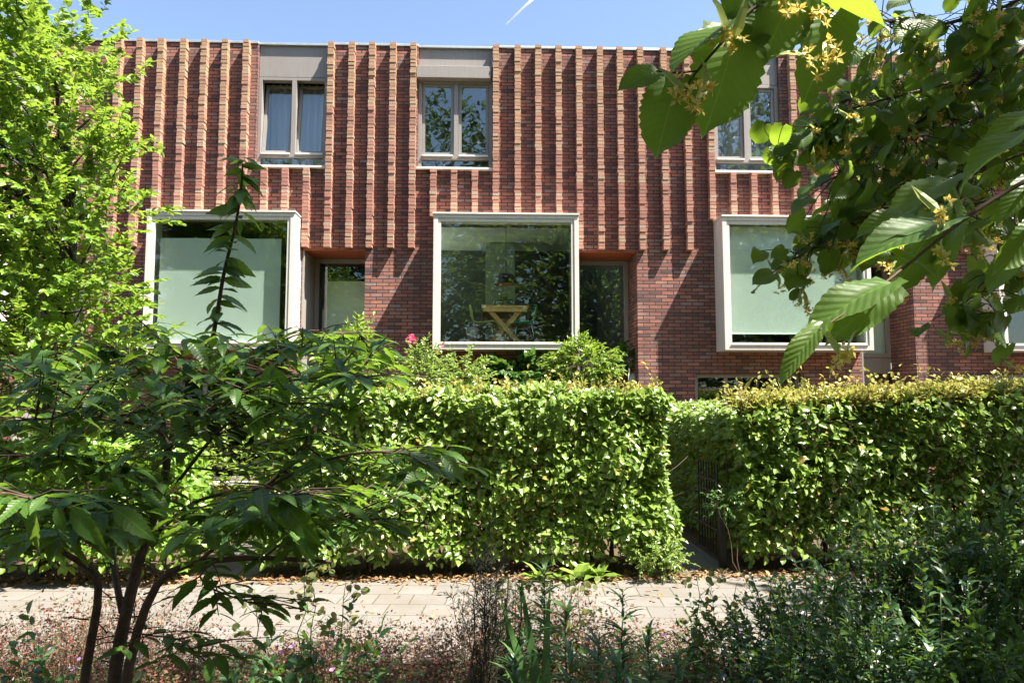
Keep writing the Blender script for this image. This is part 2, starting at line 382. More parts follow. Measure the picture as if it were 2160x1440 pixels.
def _wli(t):
    if t <= .001: return .10
    v = .47*math.sqrt(max(0, 1-((t-.34)/.60)**2)) if t < .82 else .47*math.sqrt(max(0, 1-(.48/.6)**2))*((1-t)/.18)**1.5
    return max(.004, v)
T_CHERRY = grid_leaf(14, _wch, 0, .022, .07, .13, .22, .012)
T_LINDEN = grid_leaf(22, _wli, .14, .003, .05, .20, .14, .05)
def leaves(P, X, N, S, tmpl, W=None, curl=None, mb=None):
    """many leaves as one set of arrays: base P, axis X, normal hint N, length S"""
    P = np.asarray(P, float); n = len(P)
    X = unit(X); N = np.asarray(N, float); Yv = unit(np.cross(N, X)); Z = np.cross(X, Yv)
    T = tmpl[0]; k = len(T); S = np.broadcast_to(np.asarray(S, float), (n,))
    W = np.ones(n) if W is None else np.broadcast_to(np.asarray(W, float), (n,))
    tx = np.broadcast_to(T[:, 0], (n, k)); ty = T[None, :, 1]*W[:, None]; tz = np.broadcast_to(T[:, 2], (n, k)).copy()
    if curl is not None: tz = tz - np.broadcast_to(np.asarray(curl, float), (n,))[:, None]*tx**2
    V = P[:, None, :] + S[:, None, None]*(tx[..., None]*X[:, None, :] + ty[..., None]*Yv[:, None, :] + tz[..., None]*Z[:, None, :])
    base = np.concatenate([np.array(f) for f in tmpl[1]]); sz = np.array([len(f) for f in tmpl[1]])
    L = (base[None, :] + (np.arange(n)*k)[:, None]).ravel(); SZ = np.tile(sz, n)
    uv = None
    if len(tmpl) > 2: uv = np.tile(tmpl[2][base], (n, 1))
    return V.reshape(-1, 3), L, SZ, uv
def leaf_obj(name, sets, mats, parent=None, smooth=False):
    """sets: list of (V, loops, sizes, uv) joined into one mesh; one material per set when mats is a list"""
    off = 0; Vs = []; Ls = []; Ss = []; Ms = []; Us = []
    for i, (V, L, S, U) in enumerate(sets):
        Vs.append(V); Ls.append(L+off); Ss.append(S); Ms.append(np.full(len(S), i if isinstance(mats, list) else 0)); off += len(V)
        Us.append(U if U is not None else np.zeros((len(L), 2)))
    useuv = any(s_[3] is not None for s_ in sets)
    return link(name, mesh_from(name, np.concatenate(Vs), np.concatenate(Ls), np.concatenate(Ss), mats, np.concatenate(Ms), np.concatenate(Us) if useuv else None, smooth), parent)
def rdir(n): return unit(R.normal(size=(n, 3)))

# ================================================================== GROUND
D = 12.2                       # the facade's plane
def sheet(name, x0, x1, y0, y1, z, mat):
    o = MB().quad((x0, y0, z), (x1, y0, z), (x1, y1, z), (x0, y1, z)).build(name, mat); return tag(o, kind='structure')
sheet('ground', -250, 250, -250, 250, 0.0, M['soil'])
sheet('front_gardens', -40, 40, 6.9, D+.8, 0.004, M['garden'])
sheet('pavement', -40, 40, 4.75, 6.98, 0.010, M['paving'])
GX0, GX1 = at(1418, 1150, 7.3)[0], at(1528, 1150, 7.3)[0]      # the gap between the two hedges
GAX = GX0-4.72
sheet('garden_path', GX0-.02, GX1+.02, 6.98, D+.1, 0.012, M['paving'])
tag(sheet('garden_path', GAX-.05, GAX+.62, 6.98, D+.1, 0.012, M['paving']))
# contrail, kilometres off
cpts = [at(1066, 52, 1500), at(1085, 34, 1500), at(1105, 15, 1500), at(1127, -5, 1500)]
cpts2 = [p + np.array([2.6, 0, -.6]) for p in cpts]
b = NB('contrail_vapour'); em = b.n('ShaderNodeBsdfDiffuse'); em.inputs[0].default_value = (.9, .9, .9, 1)
tl = b.n('ShaderNodeBsdfTranslucent'); tl.inputs[0].default_value = (.9, .9, .9, 1); a_ = b.n('ShaderNodeMixShader'); a_.inputs[0].default_value = .5
b.l(em.outputs[0], a_.inputs[1]); b.l(tl.outputs[0], a_.inputs[2])
tr = b.n('ShaderNodeBsdfTransparent'); mx = b.n('ShaderNodeMixShader'); mx.inputs[0].default_value = .5
b.l(tr.outputs[0], mx.inputs[1]); b.l(a_.outputs[0], mx.inputs[2]); M['vapour'] = b.done(mx)
mb = MB(); mb.tube(cpts, [.25, 1.0, 1.7, 2.2], 8); mb.tube(cpts2, [.2, .8, 1.4, 1.9], 8)
tag(mb.build('contrail', M['vapour'], None, True), 'thin white double vapour trail high in the blue sky above the terrace', 'contrail')

# ================================================================== HOUSES
RIB = .113
ZT = at(1040, 88.7, D-.14)[2]          # top of the coping
ZCOP = ZT-.045
ZS = at(960, 357, D)[2]                # sill of the upper windows
ZRB = at(1100, 524, D-RIB)[2]          # lower end of the ribs = soffit of the porches
YB = D-.45                             # front of the bay windows
ZB1 = at(1066, 450.5, YB)[2]; ZB0 = at(1066, 737, YB)[2]
M['pale'] = simple('pale_bounce_paint', (.74, .80, .73), .8, 0, .3, 3, .05, 0)  # pale side wall and ceiling, added to bounce daylight onto table and chairs
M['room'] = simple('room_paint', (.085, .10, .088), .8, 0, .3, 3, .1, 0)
ZG0, ZG1 = .35, at(1000, 787, D)[2]
FLOOR1 = ZB0+.16
REC = .78
px = lambda p, y, Y=D: float(at(p, y, Y)[0])
rib_px = [333, 380, 424, 468, 513, 558, 602, 646, 692, 736, 779, 823, 866, 910, 953, 997, 1040, 1086, 1129, 1172, 1215, 1259, 1301,
          1344, 1393, 1442, 1490, 1534, 1577, 1620, 1664, 1707, 1750, 1793, 1837, 1880, 1924, 1968, 2012, 2056, 2100, 2144]
rib_x = [px(p, 84, D-RIB) for p in rib_px]
p0 = .362
rib_x = [rib_x[0]-p0*k for k in range(17, 0, -1)] + rib_x
rib_x += [rib_x[-1]+.355*k for k in range(1, 11)]
RW = .105

def wall_sheet(mb, x0, x1, z0, z1, y, holes):
    """flat brick sheet with rectangular holes and their reveals; hole = (x0, x1, z0, z1, depth)"""
    xs = sorted({x0, x1, *[h[0] for h in holes], *[h[1] for h in holes]}); zs = sorted({z0, z1, *[h[2] for h in holes], *[h[3] for h in holes]})
    for i in range(len(xs)-1):
        for k in range(len(zs)-1):
            cx, cz = (xs[i]+xs[i+1])/2, (zs[k]+zs[k+1])/2
            if any(h[0] < cx < h[1] and h[2] < cz < h[3] for h in holes): continue
            mb.quad((xs[i], y, zs[k]), (xs[i+1], y, zs[k]), (xs[i+1], y, zs[k+1]), (xs[i], y, zs[k+1]))
    for hx0, hx1, hz0, hz1, dp, *nt_ in holes:
        mb.quad((hx0, y, hz0), (hx0, y+dp, hz0), (hx0, y+dp, hz1), (hx0, y, hz1))
        mb.quad((hx1, y+dp, hz0), (hx1, y, hz0), (hx1, y, hz1), (hx1, y+dp, hz1))
        mb.quad((hx0, y, hz0), (hx1, y, hz0), (hx1, y+dp, hz0), (hx0, y+dp, hz0))
        if not nt_: mb.quad((hx0, y+dp, hz1), (hx1, y+dp, hz1), (hx1, y, hz1), (hx0, y, hz1))

def house(xl, xr, bay, up, rec, label, blind, curt, tilt=False, awning=False, lamp=False, gwin=None, added_roof_hole=None):
    bx0, bx1 = bay; ux0, ux1 = up; rx0, rx1 = rec
    root = empty('terraced_house', ((xl+xr)/2, D, 0), label, 'house', 'brick terraced houses')
    gx0, gx1 = gwin
    YU = D+.10                                                    # upper window plane
    # --- brick wall
    mb = MB()
    holes = [(bx0+.06, bx1-.06, ZB0+.06, ZB1-.06, .3), (ux0, ux1, ZS, ZCOP+1, .30), (rx0, rx1, 0.014, ZRB, REC), (gx0, gx1, ZG0, ZG1, .16)]
    holes[1] = (ux0, ux1, ZS, ZCOP, .30, 1)
    wall_sheet(mb, xl, xr, 0.0, ZCOP, D, holes)
    mb.quad((rx0, D+REC+.10, 0), (rx1, D+REC+.10, 0), (rx1, D+REC+.10, ZB0-.05), (rx0, D+REC+.10, ZB0-.05))
    mb.build('wall', M['brick'], root)
    # --- ribs
    for x in rib_x:
        if not (xl-.001 <= x < xr-.05): continue
        spans = [(ZRB, ZT-.02)]
        if x+RW > bx0-.02 and x < bx1+.02: spans = [(ZB1+.03, ZT-.02)]
        if x+RW > ux0+.01 and x < ux1-.03: spans = [(a, ZS-.03) for a, _ in spans]
        for a, c in spans:
            r = MB(); n = max(2, int((c-a)/.062)); 
            # every course is a header of its own: slightly in or out
            for k in range(n):
                z0 = a+(c-a)*k/n; z1 = a+(c-a)*(k+1)/n
                j = R.normal(0, .0035, 3)
                r.box(x+j[0], x+RW+j[1], D-RIB+j[2], D+.01, z0+.0045, z1-.0045)
            r.box(x+.008, x+RW-.008, D-RIB+.010, D+.008, a+.003, c-.003)
            r.build('brick_rib', M['rib'], root)
    # --- coping that steps back over the window
    mb = MB()
    for a, c in ((xl, ux0), (ux1, xr)):
        if c-a > .02: mb.box(a, c, D-.022, D+.5, ZCOP+.003, ZT)
    mb.box(ux0+.001, ux1-.001, D+.020, D+.5, ZCOP+.004, ZT-.002)
    mb.build('coping', M['zinc'], root, bevel=.004)
    rf = MB()
    if added_roof_hole:                                                  # unseen opening, added so daylight brightens the dining room
        a0, a1, c0_, c1_ = added_roof_hole
        rf.box(xl+.01, xr-.01, D+.5, c0_, ZCOP-.25, ZCOP-.05); rf.box(xl+.01, xr-.01, c1_, D+9.5, ZCOP-.25, ZCOP-.05)
        rf.box(xl+.01, a0, c0_, c1_, ZCOP-.25, ZCOP-.05); rf.box(a1, xr-.01, c0_, c1_, ZCOP-.25, ZCOP-.05)
    else: rf.box(xl+.01, xr-.01, D+.5, D+9.5, ZCOP-.25, ZCOP-.05)
    rf.build('roof', M['zinc'], root)
    # --- upper window
    zf0 = ZCOP-.565                                               # bottom of the fascia panel
    MB().box(ux0+.004, ux1-.004, YU-.035, YU+.1, zf0, ZCOP).build('fascia_panel', M['beige'], root, bevel=.003)
    if awning: 
        MB().box(ux0-.02, ux1-.03, D-.085, YU-.036, zf0-.03, zf0+.19).build('sunscreen_box', M['beige'], root, bevel=.006)
    xm = ux0+(ux1-ux0)*.51; ztr = ZS+.20
    f = MB(); f.ring(ux0+.004, ux1-.004, ZS+.012, zf0-.012, .062, YU-.045, YU+.08, .05, .05)
    f.box(xm-.04, xm+.04, YU-.045, YU+.08, ztr+.07, zf0-.062); f.box(ux0+.066, ux1-.066, YU-.044, YU+.08, ztr, ztr+.07)
    fo = f.build('upper_window', M['beige'], root, bevel=.003)
    MB().box(ux0-.01, ux1+.0, D-RIB+.03, YU+.05, ZS-.028, ZS+.010).build('sill', M['cream'], fo, bevel=.003)
    MB().box(ux0+.07, ux1-.07, YU+.02, YU+.03, ZS+.06, ztr+.002).build('pane', M['glass_up'], fo)
    for a, c in ((ux0+.068, xm-.042), (xm+.042, ux1-.068)):
        z0, z1 = ztr+.072, zf0-.064
        dy = .17 if tilt else 0.0
        def tl_(V, mbx):
            V = np.array(V); V[:, 1] += dy*np.clip((V[:, 2]-z0)/(z1-z0), 0, 1); return V
        cs = MB(); cs.ring(a+.004, c-.004, z0+.004, z1-.004, .05, YU-.01, YU+.05)
        cs.V = [tl_(v, cs) for v in cs.V]; cs.build('casement', M['beige'], fo)
        gp = MB().box(a+.054, c-.054, YU+.01, YU+.02, z0+.054, z1-.054); gp.V = [tl_(v, gp) for v in gp.V]; gp.build('pane', M['glass_up'], fo)
        MB().box(a+.01, c-.01, YU-.075, YU-.046, ztr+.046, ztr+.071).build('drip_ledge', M['white'], fo)
    if curt:
        n = 150; xs = np.linspace(ux0+.02, ux1-.02, n); ph = np.cumsum(.28+.2*R.rand(n))
        yy = YU+.42+.045*np.sin(ph)+.02*np.sin(ph*.37)
        V = [(x, y, z) for x, y in zip(xs, yy) for z in (ZS-.2, zf0+.05)]
        cm = MB().add(V, [(2*i, 2*i+2, 2*i+3, 2*i+1) for i in range(n-1)]); cm.build('curtain', M['curtain'], fo, True)
    # --- bay window
    cs = MB(); t = .055
    cs.box(bx0, bx0+t, YB+.02, D, ZB0, ZB1-.02); cs.box(bx1-t, bx1, YB+.02, D, ZB0, ZB1-.02)
    cs.box(bx0+t, bx1-t, YB+.02, D-.002, ZB0, ZB0+.07); cs.box(bx0+t, bx1-t, YB+.02, D-.002, ZB1-.08, ZB1-.02)
    bo = cs.build('bay_window', M['cream'], root)
    MB().box(bx0-.012, bx1+.012, YB-.02, D-.001, ZB1-.018, ZB1+.012).build('roof_cap', M['cream'], bo, bevel=.003)
    fr = MB(); fr.ring(bx0+.001, bx1-.001, ZB0+.001, ZB1-.021, .075, YB, YB+.05, .075, .06)
    fr.ring(bx0+.077, bx1-.077, ZB0+.077, ZB1-.083, .05, YB+.014, YB+.07, .05, .055)
    fr.build('frame', M['cream'], bo, bevel=.004)
    MB().box(bx0+.10, bx1-.10, YB-.012, YB+.013, ZB0+.077, ZB0+.092).build('drip_ledge', M['beige'], bo)
    MB().box(bx0+.128, bx1-.128, YB+.035, YB+.045, ZB0+.128, ZB1-.139).build('pane', M['glass'], bo)
    if blind:
        zt, zb_, zsh = blind
        n = int((zt-zb_)/.0055); mbx = MB(); V = []
        for i in range(n+1):
            z = zb_+(zt-zb_)*i/n; y = YB+.20+(.0055 if i % 2 else -.0055)
            V += [(bx0+.15, y, z), (bx1-.15-(.12 if zsh is None else 0), y, z)]
        mbx.add(V, [(2*i, 2*i+1, 2*i+3, 2*i+2) for i in range(n)]); mbx.box(bx0+.15, bx1-.27 if zsh is None else bx1-.15, YB+.187, YB+.213, zb_-.022, zb_)
        mbx.build('pleated_blind', M['blind'], bo)
        if zsh: MB().quad((bx0+.15, YB+.2, zt), (bx1-.15, YB+.2, zt), (bx1-.15, YB+.2, zsh), (bx0+.15, YB+.2, zsh)).build('sheer_blind', M['curtain'], bo)
    # --- porch: window over the door, soffit, side panel
    yb = D+REC
    MB().box(rx0+.002, rx1-.002, D+.012, yb+.09, ZRB-.03, ZRB-.003).build('porch_soffit', M['soffit'], root)
    MB().box(rx0+.002, rx0+.035, D+.004, yb, 0.02, ZRB-.034).build('side_panel', M['beige'], root, bevel=.004)
    pw = MB().ring(rx0+.037, rx1-.004, ZB0-.04, ZRB-.035, .075, yb-.02, yb+.06); pwo = pw.build('stair_window', M['beige'], root, bevel=.003)
    MB().box(rx0+.113, rx1-.080, yb+.02, yb+.03, ZB0+.036, ZRB-.111).build('pane', M['glass'], pwo)
    dr = MB().box(rx0+.04, rx1-.3, yb+.02, yb+.07, .03, ZB0-.35); dr.box(rx0+.04, rx1-.006, yb+.0, yb+.08, ZB0-.34, ZB0-.045)
    dro = dr.build('front_door', M['beige'], root, bevel=.004)
    MB().tube([(rx1-.36, yb-.03, 1.0), (rx1-.36, yb-.03, 1.35)], .012, 8).build('handle', M['chrome'], dro)
    if blind:
        zt_ = ZB0+2.0 if rec is None else ZRB-.42
        MB().quad((rx0+.22, yb+.14, ZB0), (rx1-.02, yb+.14, ZB0), (rx1-.02, yb+.14, zt_), (rx0+.22, yb+.14, zt_)).build('roller_blind', M['blind'], pwo)
    if lamp:
        c = at(1331, 805, D+.35)
        lo = MB(); V = []; nseg = 16
        prof = [(0, .155), (.05, .15), (.085, .12), (.105, .0)]
        for ri in range(4):
            dx, hh = prof[ri]
            for k in range(nseg):
                a = 2*PI*k/nseg; V.append((rx1-.003-dx, D+.35+.075*hh/.155*math.cos(a), c[2]+hh*math.sin(a)))
        lo.add(V, [(i*nseg+k, i*nseg+(k+1) % nseg, (i+1)*nseg+(k+1) % nseg, (i+1)*nseg+k) for i in range(3) for k in range(nseg)])
        lo.build('wall_lamp', M['white'], root, True)
    # --- ground floor window
    g = MB().ring(gx0+.003, gx1-.003, ZG0+.003, ZG1-.003, .065, D+.07, D+.13)
    gm = gx0+(gx1-gx0)*.30; g.box(gm-.035, gm+.035, D+.07, D+.13, ZG0+.068, ZG1-.068)
    go = g.build('ground_window', M['beige'], root, bevel=.003)
    MB().box(gx0+.066, gx1-.066, D+.095, D+.105, ZG0+.066, ZG1-.066).build('pane', M['glass'], go)
    MB().box(gx0-.03, gx1+.03, D-.07, D-.002, ZG0-.06, ZG0-.002).build('sill', M['cream'], go, bevel=.004)
    # --- rooms behind the glass (faces looking inwards)
    def room(x0, x1, y0, y1, z0, z1, light=False, front=None):
        rm = MB(); sd_ = MB()
        rm.quad((x0, y1, z0), (x1, y1, z0), (x1, y1, z1), (x0, y1, z1)); rm.quad((x1, y1, z0), (x1, y0, z0), (x1, y0, z1), (x1, y1, z1))
        rm.quad((x0, y0, z0), (x1, y0, z0), (x1, y1, z0), (x0, y1, z0)); yf = y0
        if front:                                                  # the part beside the porch
            xf, yf = front
            rm.quad((xf, y0, z0), (xf, yf, z0), (xf, yf, z1), (xf, y0, z1)); rm.quad((x0, yf, z0), (xf, yf, z0), (xf, y0, z0), (x0, y0, z0))
        sd_.quad((x0, yf, z0), (x0, y1, z0), (x0, y1, z1), (x0, yf, z1))
        if light:
            h2, h3 = y0+.01, y1-.05                                # ceiling gaps left and right, added to let daylight down to the table
            for q0, q1, q2, q3 in ((x0, front[0], yf, h2), (x0, x1, h3, y1), (x0+.66, x1-.55, h2, h3)): sd_.quad((q0, q2, z1), (q1, q2, z1), (q1, q3, z1), (q0, q3, z1))
        else:
            sd_.quad((x0, y0, z1), (x1, y0, z1), (x1, y1, z1), (x0, y1, z1))
            if front: sd_.quad((x0, yf, z1), (xf, yf, z1), (xf, y0, z1), (x0, y0, z1))
        k = len(rm.S); rm.L += [i+rm.n for i in sd_.L]; rm.S += sd_.S; rm.V += sd_.V
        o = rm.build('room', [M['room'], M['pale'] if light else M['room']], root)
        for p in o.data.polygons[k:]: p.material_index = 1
    room(xl+.05, xr-.05, D+REC+.13, D+(4.3 if added_roof_hole else 6.0), FLOOR1, FLOOR1+2.5, bool(added_roof_hole), (rx0-.03, D+.32))
    room(ux0-.3, ux1+.3, D+.31, D+(1.0 if added_roof_hole else 4.0), ZS-.5, ZCOP-.3)
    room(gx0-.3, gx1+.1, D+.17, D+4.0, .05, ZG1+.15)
    MB().box(bx0+.06, bx1-.06, D-.001, D+(4.29 if added_roof_hole else 5.99), FLOOR1-.03, FLOOR1+.006).build('upper_floor', M['floorb'], root)
    return root

XB = px(777, 300); XC = px(1342, 300); W = XC-XB
XA = XB-W; XD = XA-W; XE = XC+W; XF = XE+W
bayA = (px(304, 590, YB), px(619, 590, YB)); bayB = (px(913, 590, YB), px(1221.5, 590, YB)); bayC = (px(1526, 590, YB), px(1838, 590, YB))
bayE = (px(2108, 620, YB), px(2108, 620, YB)+2.44); bayD = (bayA[0]-4.78, bayA[1]-4.78)
upA = (px(541, 260), px(690, 260)); upB = (px(881, 260), px(1039, 260)); upC = (px(1503, 260), px(1646, 260))
recA = (bayA[1]+.02, XB-.02); recB = (bayB[1]+.02, XC+.02-.04); recC = (bayC[1]+.02, px(1928, 650)); recD = (recA[0]-W, recA[1]-W); recE = (recC[0]+W, recC[1]+W)
XE2 = recC[1]+.03
gwA = (px(368, 900), px(560, 900)); gwB = (px(925, 800), px(1165, 800)); gwC = (px(1466, 800), px(1690, 800))
sh = lambda t, d: (t[0]+d, t[1]+d)
blA = (at(450, 503, YB+.2)[2], ZB0+.15, None)
blC = (at(1650, 527, YB+.2)[2], at(1650, 702, YB+.2)[2], ZB1-.14)
house(XD, XA, bayD, sh(upA, -W), recD, 'brick terraced house at the left photo edge, mostly behind the bright green tree', None, False, gwin=sh(gwA, -W))
house(XA, XB, bayA, upA, recA, 'brick terraced house left of centre with pleated blind and tilted upper window', blA, True, tilt=True, gwin=gwA)
house(XB, XC, bayB, upB, recB, 'brick terraced house in the centre whose clear bay window shows a dining table', None, False, awning=True, lamp=True, gwin=gwB, added_roof_hole=(-.95, 2.45, 12.9, 16.1))
house(XC, XE2, bayC, upC, recC, 'brick terraced house right of centre with half lowered blind in its bay, behind linden leaves', blC, True, gwin=gwC)
house(XE2, XE2+W, bayE, sh(upC, W+.1), (bayE[1]+.02, XE2+W-.03), 'brick terraced house at the right photo edge, its bay window half out of frame', None, True, gwin=sh(gwC, W))

# ================================================================== DINING CORNER IN THE CENTRE HOUSE
FZ = FLOOR1+.008
TY0, TY1 = 13.05, 14.9
tl0, tl1 = at(1016, 643, TY0), at(1115, 643, TY0)
tz = tl0[2]; 
root = empty('dining_table', ((tl0[0]+tl1[0])/2, TY0, FZ), 'oak dining table with crossed trestle legs behind the centre bay window', 'table')
tx0, tx1 = tl0[0], tl1[0]
MB().box(tx0, tx1, TY0, TY1, tz-.05, tz).build('tabletop', M['wood'], root, bevel=.006)
MB().box(tx0+.03, tx1-.03, TY0+.02, TY0+.06, tz-.12, tz-.051).build('apron', M['wood'], root)
for yy in (TY0+.12, TY1-.15):
    MB().bar((tx0+.12, yy, tz-.052), (tx1-.12, yy, FZ), .085, .05).build('leg', M['wood'], root)
    MB().bar((tx1-.12, yy+.052, tz-.052), (tx0+.12, yy+.052, FZ), .085, .05).build('leg', M['wood'], root)
M['olive'] = simple('olive_lacquer', (.74, .78, .36), .35, 0, .5, 20, .04, 0)
M['green'] = simple('green_lacquer', (.05, .70, .16), .3, 0, .5, 20, .04, 0)
M['plum'] = simple('plum_lacquer', (.10, .03, .05), .35, 0, .5, 20, .04, 0)
M['orange'] = simple('rust_lacquer', (.42, .12, .03), .35, 0, .5, 20, .04, 0)
def chair(cx, cy, side, mat, label):
    """moulded plywood shell on four thin chromed legs; side=+1 faces +x"""
    root = empty('dining_chair', (cx, cy, FZ), label, 'chair', 'dining chairs round the table')
    prof = [(.22, .445, .17), (.17, .462, .19), (.05, .452, .20), (-.10, .435, .20), (-.175, .445, .175), (-.215, .50, .11), (-.235, .58, .13), (-.25, .66, .17), (-.265, .74, .17), (-.272, .79, .12)]
    V = []; cols = np.linspace(-1, 1, 9)
    for a, z, wd in prof:
        for s_ in cols:
            cz = .02*s_*s_ if a > -.2 else 0; ca = .03*s_*s_ if a <= -.2 else 0
            V.append((cx+side*(a+ca), cy+wd*s_, FZ+z+cz))
    n = 9; fs = [(i*n+k, i*n+k+1, (i+1)*n+k+1, (i+1)*n+k) for i in range(len(prof)-1) for k in range(n-1)]
    o = MB().add(V, fs).build('shell', mat, root, True)
    md = o.modifiers.new('thick', 'SOLIDIFY'); md.thickness = .018; sd = o.modifiers.new('smooth', 'SUBSURF'); sd.levels = 1; sd.render_levels = 1
    for dx, tx in ((.10, .19), (-.10, -.22)):
        for s_ in (-1, 1):
            MB().tube([(cx+side*dx*.6, cy+s_*.06, FZ+.432), (cx+side*dx*1.35, cy+s_*.15, FZ+.41), (cx+side*tx, cy+s_*.20, FZ)], .008, 8).build('leg', M['chrome'], root, True)
cy0 = TY0+.33
xl_ = at(1010, 690, cy0)[0]; xr_ = at(1118, 690, cy0)[0]
chair(xl_+.10, cy0, 1, M['olive'], 'olive yellow shell chair left of the dining table')
chair(xr_-.12, cy0, -1, M['green'], 'bright green shell chair right of the dining table')
chair(xl_+.12, cy0+.85, 1, M['plum'], 'dark plum shell chair behind the olive yellow one')
chair(xr_-.10, cy0+.85, -1, M['orange'], 'rust orange shell chair behind the bright green one')
lc = at(1067, 600, 13.9)
root = empty('pendant_lamp', (lc[0], lc[1], FZ+2.48), 'black half dome pendant lamp with copper inside over the dining table', 'lamp')
M['blackm'] = simple('black_shade', (.02, .02, .022), .45, 0, .5, 20, .05, 0); M['copper'] = simple('copper_inside', (.72, .38, .20), .35, .3, .5, 20, .05, 0)
ra = .235
pf = [(ra*math.cos(t), lc[2]+ra*math.sin(t)*1.0) for t in np.linspace(0, PI/2-.06, 10)]
MB().lathe(lc[0], lc[1], pf).build('lamp_shade', M['blackm'], root, True)
MB().lathe(lc[0], lc[1], [((r-.006), z-.003) for r, z in pf]).build('shade_lining', M['copper'], root, True)
MB().tube([(lc[0], lc[1], lc[2]+ra), (lc[0], lc[1], FZ+2.48)], .006, 6).build('cord', M['blackm'], root)
# flowering pot plant on the table
pp = at(1062, 643, 13.6); pcx, pcy = pp[0], 13.6
root = empty('potted_plant', (pcx, pcy, tz), 'trailing plant in a white and brown pot on the dining table', 'plant')
MB().lathe(pcx, pcy, [(.0, tz+.004), (.07, tz+.004), (.11, tz+.07), (.10, tz+.14), (.08, tz+.15), (.075, tz+.12), (0, tz+.12)], 18).build('pot', M['white'], root, True)
n = 130; P = np.tile([pcx, pcy, tz+.14], (n, 1)) + R.normal(0, .05, (n, 3))*[1.4, 1, .8]; X = rdir(n); X[:, 2] = np.abs(X[:, 2])*.6-.1
leaf_obj('foliage', [leaves(P, X, rdir(n)*.4+[0, 0, 1], R.uniform(.06, .13, n), T_MED, .7, .5)], M['vine'], root)
# the pale pier of wall and a framed cupboard deeper in the room
c0, c1 = at(1024, 600, 15.6), at(1086, 600, 15.6)
tag(MB().box(c0[0], c1[0], 15.6, 16.0, FZ, FZ+2.47).build('wall_pier', M['pier'], None), 'pale green wall pier standing in the room behind the pendant lamp', 'wall pier')
pl = at(990, 700, 12.75)
pr = empty('planter', (pl[0], 12.75, FZ), 'small grey brick patterned planter on the floor left of the olive yellow chair', 'planter')
MB().lathe(pl[0]+.05, 12.75, [(.0, FZ+.003), (.09, FZ+.003), (.115, FZ+.30), (.10, FZ+.30), (.09, FZ+.22), (0, FZ+.22)], 18).build('tub', M['beige'], pr, True)

# ================================================================== PLANTS: generators
UP = np.array([0, 0, 1.0])
def sprays(S, d, l, k, size, droop=.15, flat=.35, sdev=.2, side=.8, wdt=1.0):
    """leafy twigs: start S, direction d, length l, k leaves each -> arrays for leaves() and the twigs' polylines"""
    S = np.asarray(S, float); m = len(S); d = unit(d); l = np.broadcast_to(np.asarray(l, float), (m,))
    t = (np.arange(k)+.6)/k; t = np.clip(t[None, :] + R.normal(0, .25/k, (m, k)), .02, 1.0)
    h = unit(np.cross(d, UP + R.normal(0, .15, (m, 3))))
    dr = np.array([0, 0, -1.0])
    P = S[:, None, :] + d[:, None, :]*(l[:, None]*t)[..., None] + dr*(droop*l[:, None]*t**2)[..., None]
    sg = np.where(np.arange(k) % 2 == 0, 1.0, -1.0)[None, :, None]
    X = d[:, None, :]*(.55+.45*t[..., None]) + sg*side*h[:, None, :]*(1.05-.6*t[..., None]) + dr*.25 + R.normal(0, .28, (m, k, 3))
    N = UP + R.normal(0, flat, (m, k, 3))
    s = size*np.clip(1+R.normal(0, sdev, (m, k)), .5, 1.6)
    tw = [np.array([S[i] + d[i]*l[i]*q + dr*droop*l[i]*q*q for q in (0, .35, .7, 1.0)]) for i in range(m)]
    return P.reshape(-1, 3), X.reshape(-1, 3), N.reshape(-1, 3), s.ravel(), tw
def twigs(mb, tw, r0, r1, n=4):
    for p in tw: mb.tube(p, np.linspace(r0, r1, len(p)), n, cap=False)
def limb(a, b, sag=.0, wob=.06, n=6):
    a = np.asarray(a, float); b = np.asarray(b, float); t = np.linspace(0, 1, n)[:, None]
    L_ = np.linalg.norm(b-a); j = R.normal(0, wob*L_, (n, 3)); j[0] = 0; j[-1] = 0
    return a + (b-a)*t + j*.5 + np.array([0, 0, 1.0])*(sag*L_*np.sin(PI*t))

